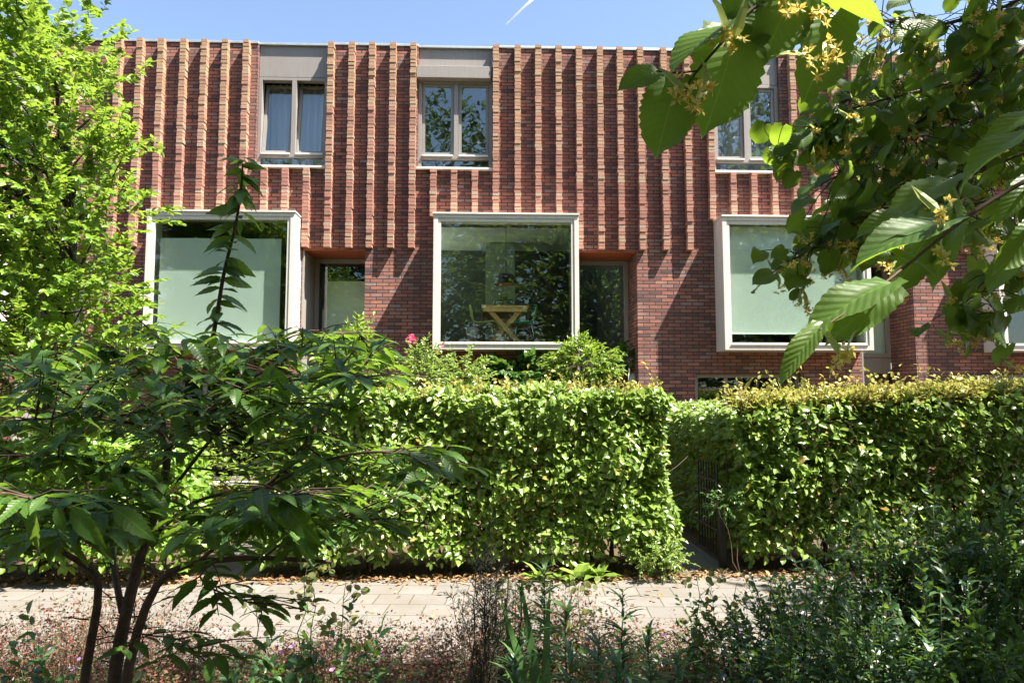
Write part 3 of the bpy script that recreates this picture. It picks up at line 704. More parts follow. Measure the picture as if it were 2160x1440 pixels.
def hedge(label, boxes, dens, tip=0, slope=0.0, leafsize=.086, mat='hedge', topz=None):
    """clipped hedge made of one or more blocks (x0,x1,y0,y1,z1)"""
    x0, x1, y0, y1, z1 = boxes[0]
    root = empty('hedge', ((x0+x1)/2, (y0+y1)/2, 0), label, 'hedge', 'clipped hedges along the pavement')
    Ps = []; Ns = []; st = MB()
    for x0, x1, y0, y1, z1 in boxes:
        faces = [((x0, x1), (y0, y0), (.16, z1), (0, -1, 0)), ((x0, x1), (y1, y1), (.16, z1), (0, 1, 0)), ((x0, x1), (y0, y1), (z1, z1), (0, 0, 1)),
                 ((x0, x0), (y0, y1), (.12, z1), (-1, 0, 0)), ((x1, x1), (y0, y1), (.12, z1), (1, 0, 0))]
        for fx, fy, fz, nn in faces:
            ar = max(fx[1]-fx[0], 1e-9 if nn[0] else 0)*(fz[1]-fz[0] if not nn[2] else fy[1]-fy[0]) if not nn[0] else (fy[1]-fy[0])*(fz[1]-fz[0])
            n = int(ar*dens*(.55 if nn[1] > 0 else 1))
            p = np.stack([R.uniform(*fx, n) if fx[1] > fx[0] else np.full(n, fx[0]), R.uniform(*fy, n) if fy[1] > fy[0] else np.full(n, fy[0]), R.uniform(*fz, n)], 1)
            dep = R.exponential(.085, n)-.045
            # the face is not flat: shallow lumps
            lump = .02*np.sin(p[:, 0]*17+p[:, 2]*13)*np.sin(p[:, 2]*19-p[:, 0]*7)+.07*np.sin(p[:, 0]*4.1+2*np.sin(p[:, 2]*3.3))*np.sin(p[:, 2]*5.2+p[:, 0]*1.7)+.05*np.sin(p[:, 0]*2.9+p[:, 2]*2.1)+.04*np.sin(p[:, 0]*6.7-p[:, 2]*4.3+1.3)+.03*np.sin(p[:, 1]*5+p[:, 0]*11)
            nv = np.array(nn, float)
            p = p - nv*(dep*(.6 if nn[2] else 1) + lump*(.3 if nn[2] else .8))[:, None]
            hole = np.sin(p[:, 0]*9.1+3*np.sin(p[:, 2]*4.7))*np.sin(p[:, 2]*10.3+2*np.sin(p[:, 0]*5.9))
            keep = (hole > -.72) | (R.rand(n) < .3); p = p[keep]; n = len(p)
            if abs(nn[1]) or abs(nn[0]):
                keep = R.rand(n) < np.clip((p[:, 2]-.05)/.30, .35, 1); p = p[keep]; n = len(p)
            Ps.append(p); Ns.append(np.tile(nv, (n, 1)))
        nin = int((x1-x0)*(y1-y0)*z1*dens*.6)
        p = np.stack([R.uniform(x0+.08, x1-.08, nin), R.uniform(y0+.1, y1-.1, nin), R.uniform(.35, z1-.1, nin)], 1)
        Ps.append(p); Ns.append(np.tile([0, -.6, .6], (nin, 1)))
        nst = int(max(x1-x0, y1-y0)/.16)
        for i in range(nst):
            sx = R.uniform(x0+.1, x1-.1) ; sy = (y0+y1)/2+R.uniform(-.12, .12) if x1-x0 > y1-y0 else R.uniform(y0+.1, y1-.1)
            a = (sx, sy, 0); b = (sx+R.normal(0, .12), sy+R.normal(0, .08), z1*.75); st.tube(limb(a, b, 0, .05, 5), [.016, .014, .012, .009, .005], 5)
            for q in range(3):
                f = R.uniform(.25, .7); c = np.array(a)*(1-f)+np.array(b)*f
                st.tube(limb(c, c+np.array([R.normal(0, .25), R.choice([-1, 1])*R.uniform(.15, .32), R.uniform(.1, .4)]), 0, .06, 4), [.007, .006, .004, .003], 4)
    P = np.concatenate(Ps); NV = np.concatenate(Ns); n = len(P)
    P[:, 2] *= 1+slope*np.clip(P[:, 0]-boxes[0][0], 0, 9)
    X = NV*.55 + rdir(n)*.75 + np.array([0, 0, -.25]); N = NV*.25 + np.array([.42, -.65, .85]) + rdir(n)*.6
    V = leaves(P, X, N, R.uniform(.5, 1.25, n)*leafsize, T_MED, R.uniform(.9, 1.25, n), R.uniform(-.1, .35, n))
    leaf_obj('foliage', [V], M[mat], root)
    if tip:
        x0, x1, y0, y1, z1 = boxes[0]
        S = np.stack([R.uniform(x0, x1, tip), R.uniform(y0, y1-.1, tip), (z1-.04)*np.ones(tip)], 1); S[:, 2] *= 1+slope*(S[:, 0]-x0); d = UP*1.0+rdir(tip)*.45
        l = R.uniform(.08, .22, tip)
        big = R.rand(tip) < .12; l[big] *= R.uniform(1.3, 2.2, big.sum())
        A = sprays(S, d, l, 7, .05, .05, .6, .25); leaf_obj('new_shoots', [leaves(A[0], A[1], A[2], A[3], T_MED, 1.0, .15)], M['hedge_tip'], root); twigs(st, A[4], .0035, .0015)
    st.build('woody_stems', M['twig'], root)
    return root

ztB = at(1100, 832, 7.0)[2]; ztC = at(1800, 835, 7.0)[2]
hedge('clipped hedge in full sun in the middle, below the bay window with the table', [(GAX+.68, GX0-.12, 6.98, 7.62, ztB)], 2000, 240)
hedge('clipped hedge on the right beside the iron gate, topped with pale reddish shoots', [(GX1+.14, 7.6, 7.0, 7.75, ztC-.12), (GX1+.14, GX1+.75, 7.75, 10.6, ztC-.16)], 1800, 3400, slope=.028)
hedge('clipped hedge at the left photo edge behind the cherry tree', [(-9.0, GAX-.02, 6.75, 7.4, 1.25)], 1000, mat='bright')

def tree(name, label, cat, base, top, crown_fn, nspray, k, size, mat, group=None, r0=.06, tmpl=T_MED, slen=(.5, .9), droop=.2, limbs=14, keep=None, lean=(0, 0), extra=None, flat=.35, wdt=1.0):
    base = np.asarray(base, float); root = empty(name, base, label, cat, group)
    H = top-base[2]; tp = np.array([base[0]+lean[0], base[1]+lean[1], top-.12*H])
    tr_ = limb(base, tp, 0, .03, 8); rr = np.linspace(r0, r0*.18, 8); rr[0] *= 1.35
    mb = MB(); mb.tube(tr_, rr, 9)
    S = crown_fn(nspray)
    if keep is not None: S = S[keep(S)]
    m = len(S)
    f = np.clip((S[:, 2]-base[2])/H - R.uniform(.05, .2, m), .12, .98)
    anchor = np.stack([np.interp(f*7, np.arange(8), tr_[:, c]) for c in range(3)], 1)
    d = (S-anchor); d[:, 2] = d[:, 2]*.5 + R.normal(.05, .2, m); d = unit(d) + R.normal(0, .3, (m, 3))
    l = R.uniform(*slen, m)
    for i in R.choice(m, min(limbs, m), replace=False):
        e = S[i]; mb.tube(limb(anchor[i], e, .04, .07, 6), np.linspace(r0*.38, r0*.09, 6), 6, cap=False)
    A = sprays(S, d, l, k, size, droop, flat)
    P, X, N, s = A[:4]
    if keep is not None:
        kk = keep(P); P, X, N, s = P[kk], X[kk], N[kk], s[kk]
    twigs(mb, A[4][::2], r0*.07, r0*.03)
    mb.build('trunk', M['bark'], root, True)
    leaf_obj('crown', [leaves(P, X, N, s, tmpl, wdt*R.uniform(.85, 1.15, len(P)), R.uniform(0, .3, len(P)))], M[mat], root)
    return root
def ellipsoid(c, r, shell=.55, lump=.25):
    c = np.asarray(c, float); r = np.asarray(r, float); ph = R.uniform(0, 6, 6)
    def fn(n):
        u = rdir(n); q = (shell+(1-shell)*R.rand(n)**.5)
        lm = 1+lump*(np.sin(u[:, 0]*4+ph[0])*np.sin(u[:, 2]*5+ph[1])+.6*np.sin(u[:, 1]*7+ph[2]+u[:, 2]*3))
        return c + u*r*(q*lm)[:, None]
    return fn

# the bright tree at the left edge
tb = at(118, 1000, 7.55)
cl0 = at(30, 200, 7.4); 
def left_crown(n):
    # crown outline, right edge read at several heights
    py = np.array([-60, 20, 80, 180, 260, 350, 440, 520, 600, 680, 730, 800]); ex = np.array([200, 235, 245, 275, 290, 285, 290, 270, 265, 330, 330, 200])
    y = R.uniform(-70, 790, n); e = np.interp(y, py, ex) + 18*np.sin(y*.045)+12*np.sin(y*.11+1)
    q = R.rand(n)**.75; x = e-22 - q*(e+330)
    Yd = 7.35 + R.uniform(-1.0, 1.0, n)*np.sqrt(np.clip(1-((x-20)/350.)**2, .15, 1))
    ok = ~((np.abs(x-135) < 28) & (y < 62)) & ~((x > 150) & (y > 20) & (y < 75) & (R.rand(n) < .65))
    pts = np.array([at(a, b_, c) for a, b_, c in zip(x, y, Yd)])
    return pts[ok]
tree('young_tree', 'slender tree with bright yellow green leaves in full sun at the left photo edge', 'tree', (tb[0], 7.45, 0), 6.6, left_crown, 2800, 22, .074, 'bright', r0=.05, slen=(.28, .55), droop=.22, limbs=60, flat=.55)

# linden over and beside the camera: it shades the foreground and its twigs hang in at the right
def off_view(P):
    P = np.asarray(P); dx = np.abs(P[:, 0])/np.maximum(P[:, 1], 1e-3)
    inview = (P[:, 1] > -.4) & (dx < .95+.5/np.maximum(P[:, 1], .1)) & (P[:, 2] < 2.35+.68*np.maximum(P[:, 1], 0))
    near = np.linalg.norm(P-np.array([0, 0, 1.7]), axis=1) < 1.1
    sun = P[:, 1] + .225*P[:, 2]
    lit = (sun > 4.75) & (P[:, 0] - .52*P[:, 2] < 2.2)             # leaves the pavement in the sun
    lit2 = (P[:, 1] > 4.9-.225*(P[:, 2]-1.0)+1.6) & (P[:, 0]-.52*(P[:, 2]-1.2) < 3.4)
    return ~(inview | near | lit | lit2)
tree('linden_tree', 'tall linden whose shaded leafy twigs with yellow blossom hang in at the upper right', 'tree', (4.4, -.6, 0), 10.8,
     ellipsoid((2.6, -.9, 6.4), (4.9, 4.6, 3.9), .25, .2), 920, 16, .12, 'linden', r0=.19, tmpl=T_LOW, slen=(.6, 1.1), limbs=50, keep=off_view, wdt=1.25)
LINDEN = bpy.data.objects['linden_tree']
tree('linden_tree', 'second linden beyond the right edge of the photo, shading the right hedge', 'tree', (9.2, 2.2, 0), 9.5,
     ellipsoid((8.8, 2.6, 5.6), (3.4, 3.3, 3.4), .25, .2), 1150, 14, .12, 'linden', r0=.16, tmpl=T_LOW, slen=(.6, 1.1), limbs=30, keep=off_view, wdt=1.25)
# trees across the street, behind the camera: seen mirrored in the windows
bt = [(-13.5, -9, 13.0, 4.6), (-8.2, -7.0, 11.5, 4.0), (-2.6, -10, 15.0, 4.2), (2.9, -9.4, 16.6, 3.8), (7.4, -9.5, 13.0, 4.2), (12.4, -9, 15.6, 4.2), (17.5, -9, 13.5, 4.6)]
wh = ['leftmost and broad', 'small and low', 'tallest, left of the middle', 'narrow, in the middle', 'round topped, right of the middle', 'tall, towards the right', 'rightmost and broad']
for (x, y, h, r), q in zip(bt, wh):
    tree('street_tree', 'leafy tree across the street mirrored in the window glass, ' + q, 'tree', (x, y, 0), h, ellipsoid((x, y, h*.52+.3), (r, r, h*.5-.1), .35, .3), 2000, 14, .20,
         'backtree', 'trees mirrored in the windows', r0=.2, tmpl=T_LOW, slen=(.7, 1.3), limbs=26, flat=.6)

# ------------------------------------------------------------------ bushes against the house
def bush(name, label, cat, c, rad, n, k, size, mat, base=None, tmpl=T_MED, slen=(.15, .35), group=None, droop=.1, wdt=.8, stem='twig', up=.3, r0=.012, flat=.55, ns=7):
    c = np.asarray(c, float); base = np.array([c[0], c[1], 0]) if base is None else np.asarray(base, float)
    root = empty(name, base, label, cat, group)
    S = ellipsoid(c, rad, .3, .3)(n); S = S[S[:, 2] > .03]; d = unit(S-c) + UP*up + R.normal(0, .35, (len(S), 3))
    A = sprays(S, d, R.uniform(*slen, len(S)), k, size, droop, flat)
    leaf_obj('foliage', [leaves(A[0], A[1], A[2], A[3], tmpl, wdt, R.uniform(0, .4, len(A[0])))], M[mat], root)
    mb = MB(); twigs(mb, A[4], r0*.25, r0*.1)
    for i in R.choice(len(S), min(ns, len(S)), replace=False): mb.tube(limb(base, S[i], .05, .06, 6), np.linspace(r0, r0*.3, 6), 5, cap=False)
    mb.build('stems', M[stem], root)
    return root
def pc(x0, x1, y0, y1, Y, dy):
    a, b_ = at(x0, y1, Y), at(x1, y0, Y); return (a+b_)/2, np.array([abs(b_[0]-a[0])/2, dy, abs(b_[2]-a[2])/2])
c, r = pc(690, 800, 715, 860, 9.9, .4); bush('garden_shrub', 'lime green shrub below the porch of the house with the pleated blind', 'shrub', c, r, 230, 12, .075, 'lime')
c, r = pc(850, 925, 745, 850, 10.2, .35); rose = bush('rose_bush', 'pale leaved rose bush with pink blooms left of the centre bay window', 'rose bush', c, r, 150, 10, .065, 'hedge')
fc = at(868, 716, 10.2)
mb = MB(); mb.tube(limb(c, fc, 0, .03, 5), [.006, .005, .004, .004, .003], 5); mb.build('flower_stem', M['stem'], rose)
n = 34; P = fc + R.normal(0, .018, (n, 3)); leaf_obj('rose_bloom', [leaves(P, rdir(n)*.8+UP*.4, rdir(n), R.uniform(.045, .075, n), T_DISC, 1.1, .3)], M['pink'], rose)
fc2 = at(931, 729, 10.2); n = 10; leaf_obj('rose_bloom', [leaves(fc2+R.normal(0, .01, (n, 3)), rdir(n), rdir(n), .04, T_DISC)], M['pink'], rose)
c, r = pc(935, 1020, 760, 830, 10.6, .3); bush('garden_shrub', 'small leaved shrub under the left corner of the centre bay window', 'shrub', c, r, 130, 10, .065, 'hedge')
c, r = pc(1040, 1170, 770, 812, 11.85, .18); bush('climbing_vine', 'broad leaved dark green vine on the brick under the centre bay window', 'vine', c, r*1.1, 120, 9, .11, 'vine', base=(c[0]+.2, 12.1, 0), wdt=1.3)
c, r = pc(1180, 1288, 732, 815, 11.2, .35); bush('wisteria', 'lime green wisteria right of the centre bay window above the hedge', 'climber', c, r*1.0, 280, 13, .075, 'lime', base=(c[0], 11.4, 0), droop=.3, r0=.03, wdt=.65)
c, r = pc(1290, 1330, 735, 775, 12.5, .2); bush('ivy', 'dark green ivy in the porch beside the white wall lamp', 'ivy', c, r, 60, 10, .07, 'vine', wdt=1.0, slen=(.08, .18))
c, r = pc(560, 690, 800, 1100, 8.4, .5); bush('garden_shrub', 'sunlit loose shrub behind the cherry tree at the left end of the middle hedge', 'shrub', c, r, 90, 10, .08, 'hedge')
c, r = pc(395, 560, 960, 1120, 8.6, .4); bush('garden_shrub', 'low sunlit shrub in the gap under the ground floor window left of the middle hedge', 'shrub', c, r, 110, 10, .07, 'lime')
c, r = pc(-60, 250, 760, 1000, 8.5, .6); bush('garden_shrub', 'large sunlit shrub under the bright tree behind the left hedge', 'shrub', c, r, 210, 14, .09, 'bright')
c, r = pc(1488, 1570, 1030, 1090, 7.0, .12); bush('sapling', 'small light green sapling in front of the iron gate', 'sapling', c, r*.75, 46, 8, .036, 'vine', base=at(1562, 1185, 6.95)*[1, 1, 0], ns=2, r0=.006, slen=(.06, .14))
c, r = pc(1350, 1435, 1140, 1205, 6.85, .16); bush('low_shrub', 'low tiny leaved shrub at the right foot of the middle hedge', 'shrub', c, r, 150, 12, .03, 'hedge', slen=(.08, .18), r0=.005)
for i, (pxx, s_, lab) in enumerate([(1135, .8, 'leftmost'), (1175, .6, 'second from the left'), (1222, 1.15, 'largest, third from the left'), (1262, .9, 'rightmost')]):
    b0 = at(pxx, 1212, 6.82)*[1, 1, 0]; root = empty('broad_leaved_plant', b0, 'broad leaved rosette plant at the foot of the middle hedge, ' + lab, 'plant', 'broad leaved plants under the middle hedge')
    n = 9; d = rdir(n); d[:, 2] = np.abs(d[:, 2])*.8+.55
    leaf_obj('leaf_rosette', [leaves(np.tile(b0, (n, 1))+[0, 0, .02], d, d*[-1, -1, 0]+UP*.9, R.uniform(.16, .26, n)*s_, T_MED, .9, .5)], M['hedge'], root)

# ------------------------------------------------------------------ gate
gx = GX1-.03
root = empty('iron_gate', (gx, 7.3, 0), 'black iron bar gate standing open along the right hedge', 'gate')
g = MB(); ya, yb_ = 7.36, 8.06
for z in (.36, .74, .86): MB().box(gx-.012, gx+.012, ya, yb_, z-.012, z+.012).build('gate_rail', M['black_iron'], root)
for i in range(8):
    y = ya+.02+(yb_-ya-.04)*i/7
    MB().tube([(gx, y, .10), (gx, y, 1.02), (gx, y, 1.06)], [.008, .008, .001], 6).build('gate_bar', M['black_iron'], root)
MB().box(gx-.03, gx+.03, 7.24, 7.30, 0, .55).build('gate_post', M['black_iron'], root, bevel=.004)

# ------------------------------------------------------------------ litter
n = 3800
x = R.uniform(-8, 7.6, n); y = 6.93 + R.normal(0, .10, n) + .03*np.sin(x*3); far = R.rand(n) < .10; y[far] = R.uniform(5.0, 6.9, far.sum())
z = .016 + np.abs(R.normal(0, .012, n)); X = rdir(n); X[:, 2] *= .25
tag(leaf_obj('leaf_litter', [leaves(np.stack([x, y, z], 1), X, UP+R.normal(0, .35, (n, 3)), R.uniform(.03, .075, n), T_MED, 1.0, R.uniform(-.3, .3, n))], M['litter']), 'brown dry leaves strewn along the foot of the hedges', kind='stuff')

# ================================================================== CHERRY SAPLING (in the shade, close to the camera)
def path3(pts): return np.array([at(a, b_, c) for a, b_, c in pts])
def smooth_path(p, n=14):
    p = np.asarray(p, float); t = np.linspace(0, 1, len(p)); q = np.linspace(0, 1, n)
    o = np.stack([np.interp(q, t, p[:, k]) for k in range(3)], 1)
    for _ in range(2): o[1:-1] = (o[:-2]+2*o[1:-1]+o[2:])/4
    return o
CY = 2.6
gb = [at(150, 1560, CY)*[1, 1, 0], at(225, 1560, CY)*[1, 1, 0], at(240, 1560, CY)*[1, 1, 0]]
root = empty('cherry_sapling', (gb[1][0], CY, 0), 'dark many stemmed cherry sapling with toothed leaves in the shaded left foreground', 'young tree')
tm = MB()
def stem(pts, r0, r1, ground=None, n=14):
    p = path3(pts)
    if ground is not None: p = np.concatenate([[ground], p])
    p = smooth_path(p, n); tm.tube(p, np.linspace(r0*.78, r1*.75, len(p)), 8, cap=False); return p
stem([(170, 1440, CY), (205, 1300, CY), (214, 1215, CY), (180, 1190, CY), (110, 1150, 2.5), (30, 1120, 2.4)], .024, .009, gb[0])
stem([(232, 1440, CY), (262, 1310, CY), (285, 1210, CY), (302, 1150, CY), (345, 1040, 2.65), (356, 945, 2.65)], .032, .017, gb[1])
stem([(258, 1430, CY), (295, 1310, 2.55), (335, 1200, 2.5), (420, 1182, 2.45), (560, 1172, 2.4), (700, 1185, 2.3)], .026, .007, gb[2])
stem([(258, 1290, CY), (240, 1200, 2.7), (236, 1140, 2.75), (215, 1080, 2.8)], .016, .008)
stem([(302, 1150, CY), (400, 1060, 2.5), (470, 1040, 2.4), (560, 1030, 2.3)], .010, .005)
LB = []
def lb(pts, r0=.010, r1=.003): LB.append(stem(pts, r0, r1))
lb([(352, 950, 2.65), (330, 880, 2.7), (320, 850, 2.7), (240, 895, 2.6), (150, 830, 2.5), (40, 780, 2.4), (-60, 740, 2.3)], .013)
lb([(356, 945, 2.65), (345, 900, 2.65), (230, 885, 2.5), (150, 880, 2.3), (60, 885, 2.2), (-40, 890, 2.1)], .009)
lb([(356, 945, 2.65), (372, 880, 2.7), (360, 850, 2.75), (420, 860, 2.7), (520, 800, 2.6), (590, 770, 2.5), (660, 715, 2.4)], .012)
lb([(356, 945, 2.65), (372, 930, 2.6), (440, 870, 2.4), (500, 830, 2.3), (600, 800, 2.2), (720, 790, 2.1), (800, 800, 2.0)], .010)
lb([(380, 1010, 2.6), (440, 930, 2.5), (480, 890, 2.4), (560, 850, 2.3), (680, 850, 2.2)], .009)
lb([(480, 1085, 2.4), (560, 1030, 2.3), (620, 970, 2.3), (690, 870, 2.4), (740, 800, 2.5), (790, 745, 2.5)], .012)
lb([(560, 1030, 2.3), (650, 980, 2.1), (760, 950, 2.0), (860, 955, 1.95), (930, 985, 1.9)], .007)
lb([(302, 1150, 2.6), (250, 1080, 2.3), (190, 1050, 2.0), (140, 1062, 1.75), (60, 1050, 1.6)], .008)
lb([(345, 1040, 2.65), (260, 990, 2.4), (170, 960, 2.2), (60, 960, 2.1), (-50, 960, 2.0)], .008)
lb([(420, 1182, 2.45), (520, 1100, 2.1), (560, 1050, 1.85), (590, 1045, 1.65), (650, 1040, 1.55)], .008)
lb([(356, 945, 2.65), (340, 850, 2.9), (290, 770, 3.0), (240, 730, 3.0), (120, 720, 2.9)], .008)
lb([(372, 880, 2.7), (390, 810, 2.9), (385, 770, 3.0), (340, 720, 3.0), (300, 700, 3.0)], .008)
lb([(520, 800, 2.6), (560, 755, 2.8), (600, 715, 2.9), (640, 700, 2.9), (760, 705, 2.9)], .006)
lb([(700, 1185, 2.3), (560, 1180, 2.4), (480, 1165, 2.3), (400, 1215, 2.2), (460, 1250, 2.2), (560, 1280, 2.1)], .005)
lb([(560, 1172, 2.4), (640, 1110, 2.3), (730, 1090, 2.2), (800, 1100, 2.1)], .005)
lb([(140, 1165, 2.5), (80, 1110, 2.3), (20, 1060, 2.2)], .006)
lb([(258, 1330, 2.6), (320, 1340, 2.5), (380, 1345, 2.4), (440, 1400, 2.3)], .004)
leader = stem([(432, 780, 2.7), (448, 720, 2.7), (462, 640, 2.7), (472, 570, 2.7), (492, 500, 2.7), (506, 430, 2.7), (510, 380, 2.7), (512, 345, 2.7)], .012, .004, n=18)
P, X, N, S = [], [], [], []
def add_leaf(p, x, n_, s_): P.append(p); X.append(x); N.append(n_); S.append(s_)
tw_ = []
for L_ in LB:
    ln = np.linalg.norm(np.diff(L_, axis=0), axis=1).sum()
    nt_ = int(ln*15)
    for i in range(nt_):
        t = R.uniform(.22, 1.0); k = min(len(L_)-2, int(t*(len(L_)-1))); f = t*(len(L_)-1)-k; p = L_[k]*(1-f)+L_[k+1]*f
        d = unit(L_[k+1]-L_[k]); sd = unit(np.cross(d, UP))*R.choice([-1, 1]); tdir = unit(d*.6+sd*R.uniform(.3, 1)+UP*R.uniform(-.05, .35))
        tl = R.uniform(.06, .26); q = p+tdir*tl-np.array([0, 0, .03]); tw_.append(np.array([p, (p+q)/2+[0, 0, .01], q]))
        for j in range(R.randint(3, 6)):
            u = (j+.7)/5; pp = p*(1-u)+q*u; a = unit(tdir*.7+np.cross(tdir, UP)*(1 if j % 2 else -1)*.9+R.normal(0, .3, 3)); a[2] = R.uniform(-.34, .10)
            add_leaf(pp, a, UP+R.normal(0, .17, 3), R.uniform(.055, .105))
poly = np.array([(-20, 720), (120, 695), (250, 715), (340, 672), (450, 695), (560, 695), (640, 684), (760, 698), (850, 728), (880, 800), (780, 850), (800, 930), (950, 925), (1000, 985), (900, 1015), (770, 1055), (720, 1150), (560, 1180), (400, 1165), (330, 1130), (200, 1140), (-20, 1160)], float)
def inside(x, y):
    c = False; j = len(poly)-1
    for i in range(len(poly)):
        xi, yi = poly[i]; xj, yj = poly[j]
        if (yi > y) != (yj > y) and x < (xj-xi)*(y-yi)/(yj-yi)+xi: c = not c
        j = i
    return c
ALL = np.concatenate(LB); made = 0
while made < 350:
    x, y = R.uniform(-20, 1000), R.uniform(670, 1180)
    if not inside(x, y): continue
    if 380 < x < 560 and 860 < y < 1060 and R.rand() < .85: continue
    if 760 < y < 900 and R.rand() < .25: continue
    q = at(x, y, R.uniform(2.0, 3.2) if y < 1000 else R.uniform(1.7, 2.7)); dd_ = np.linalg.norm((ALL-q)*[1, .7, 1.6], axis=1); p = ALL[dd_.argmin()]
    if np.linalg.norm(q-p) > .75: continue
    made += 1; md_ = (p+q)/2-[0, 0, .03]; tw_.append(np.array([p, md_, q])); tdir = unit(q-p+1e-4); tdir[2] *= .4
    for j in range(6):
        u = .35+.65*(j+.5)/6; pp = p*(1-u)**2+2*md_*u*(1-u)+q*u*u; a = unit(tdir*.6+np.cross(tdir, UP)*(1 if j % 2 else -1)*.9+R.normal(0, .35, 3)); a[2] = R.uniform(-.34, .10)
        add_leaf(pp, a, UP+R.normal(0, .17, 3), R.uniform(.06, .11))
for k in range(2, len(leader)):
    for j in range(5):
        p = leader[k]+(leader[k]-leader[k-1])*R.rand(); a = R.uniform(0, 2*PI); d = np.array([math.cos(a)*1.3, math.sin(a)*.8, -R.uniform(-.1, .6)])
        if p[2] < at(0, 745, 2.7)[2]: continue
        add_leaf(p, d, UP*.8+[0, -.45, 0]+R.normal(0, .3, 3), R.uniform(.07, .125)*(.75 if k > 15 else 1))
# the few big leaves nearest to the lens
for (bx, by, ex, ey, Yd, tilt) in [(75, 1068, 60, 1180, 1.55, -.9), (150, 1068, 215, 1160, 1.6, -.8), (118, 1070, 135, 1125, 1.6, -.7), (240, 1070, 318, 1130, 1.65, -.4), (20, 1050, 128, 1030, 1.7, .5), (-10, 1065, 90, 1052, 1.6, .3),
                                 (572, 1045, 608, 1135, 1.6, -.9), (595, 1050, 668, 1155, 1.6, -.8), (548, 1040, 462, 1065, 1.65, .2), (590, 1036, 655, 1055, 1.7, .2), (250, 1060, 160, 1045, 1.7, .4),
                                 (345, 705, 345, 760, 2.1, -.8), (330, 700, 240, 712, 2.0, .3), (365, 700, 432, 706, 2.1, .3), (400, 715, 440, 765, 2.1, -.5), (355, 705, 320, 668, 2.1, .1), (185, 770, 190, 802, 2.0, -.9), (85, 725, 60, 765, 2.0, -.8),
                                 (580, 770, 545, 810, 2.1, -.8), (575, 775, 615, 845, 2.1, -.6), (930, 960, 985, 1010, 1.8, -.4), (300, 1420, 260, 1440, 2.0, -.4), (400, 1380, 470, 1372, 2.1, .1), (440, 1385, 440, 1445, 2.0, -.8)]:
    b0, e0 = at(bx, by, Yd), at(ex, ey, Yd-.03*0+R.uniform(-.05, .05)); ax = e0-b0
    nrm = np.array([R.normal(0, .2), -1.0, .0])*abs(min(tilt, 0)) + UP*(.35 if tilt < 0 else 1)
    add_leaf(b0, ax, nrm, np.linalg.norm(ax))
P, X, N, S = map(np.array, (P, X, N, S))
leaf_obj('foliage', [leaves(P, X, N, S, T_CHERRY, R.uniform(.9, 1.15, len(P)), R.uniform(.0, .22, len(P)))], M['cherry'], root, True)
twigs(tm, tw_, .0028, .0014, 5)
for i in range(40):    # bare side twigs low on the stems
    p = at(R.uniform(180, 330), R.uniform(1180, 1420), 2.55); d = np.array([R.normal(0, 1), R.normal(0, .5), R.uniform(-.2, .6)])
    tm.tube(limb(p, p+unit(d)*R.uniform(.04, .10), 0, .05, 4), [.003, .0025, .002, .001], 4, cap=False)
tm.build('trunk', M['twig'], root, True)

# ================================================================== LINDEN TWIGS hanging in at the upper right (parts of the linden)
lt = MB(); P, X, N, S = [], [], [], []; FP = []; BR = []
org = np.array([3.6, 1.0, 3.3])
def twig_px(pts, r0, r1, nl, spread, size, fl=.25, grow=True):
    p = smooth_path(path3(pts), 16); lt.tube(p, np.linspace(r0, r1, len(p)), 6, cap=False)
    for i in range(int(nl*1.55)):
        t = R.uniform(.0, 1.0)*15; k = min(14, int(t)); f = t-k; q = p[k]*(1-f)+p[k+1]*f
        off = R.normal(0, spread, 3)*[1, .9, .8]-[0, 0, spread*.4]; b0 = q+off
        if np.linalg.norm(off) > .05: lt.tube([q, q+off*.55+[0, 0, .012], b0], [.0022, .0018, .0012], 4, cap=False)
        a = np.array([R.normal(-.55, .6), R.normal(0, .55), -R.uniform(.15, 1.0)])
        P.append(b0); X.append(a); N.append(UP*.7+np.array([R.normal(0, .5), -.55+R.normal(0, .6), 0])); S.append(size*R.uniform(.65, 1.2))
        if R.rand() < fl: FP.append(b0+[R.normal(0, .02), R.normal(0, .02), -.04-R.rand()*.04])
    return p
twig_px([(2330, -20, 2.6), (2160, 105, 2.55), (2080, 150, 2.5), (2000, 215, 2.5), (1920, 270, 2.45), (1850, 320, 2.4), (1760, 375, 2.4)], .012, .003, 105, .10, .080)
twig_px([(2320, -120, 2.4), (2160, 0, 2.3), (2050, 40, 2.3), (1940, 60, 2.2), (1850, 40, 2.2)], .008, .002, 80, .10, .075)
twig_px([(2300, 30, 2.9), (2100, 120, 2.8), (1950, 150, 2.8), (1820, 190, 2.7), (1770, 220, 2.7)], .008, .002, 85, .10, .078)
twig_px([(2080, 150, 2.5), (1950, 190, 2.4), (1820, 220, 2.3), (1740, 250, 2.3), (1690, 280, 2.3), (1640, 310, 2.3)], .006, .0015, 40, .045, .072)
twig_px([(2320, 150, 2.8), (2140, 250, 2.7), (2000, 340, 2.7), (1880, 400, 2.6), (1790, 440, 2.6)], .009, .002, 105, .12, .08)
twig_px([(2320, 250, 2.6), (2100, 350, 2.5), (1930, 420, 2.4), (1800, 465, 2.4), (1720, 520, 2.4), (1655, 560, 2.4)], .007, .0015, 62, .06, .065, .6)
twig_px([(2320, 330, 2.2), (2160, 400, 2.1), (2050, 430, 2.0), (1960, 455, 1.9)], .006, .002, 38, .09, .08)
twig_px([(2320, 430, 2.4), (2150, 500, 2.3), (2110, 560, 2.2), (2070, 620, 2.2), (2040, 680, 2.2)], .006, .0015, 34, .06, .075, .5)
twig_px([(2330, 90, 3.2), (2200, 180, 3.2), (2050, 260, 3.2), (1900, 300, 3.1), (1800, 330, 3.1)], .008, .002, 90, .14, .085)
twig_px([(2330, -60, 3.2), (2200, 60, 3.2), (2100, 200, 3.2), (2080, 330, 3.1), (2100, 450, 3.1)], .008, .002, 90, .15, .085)
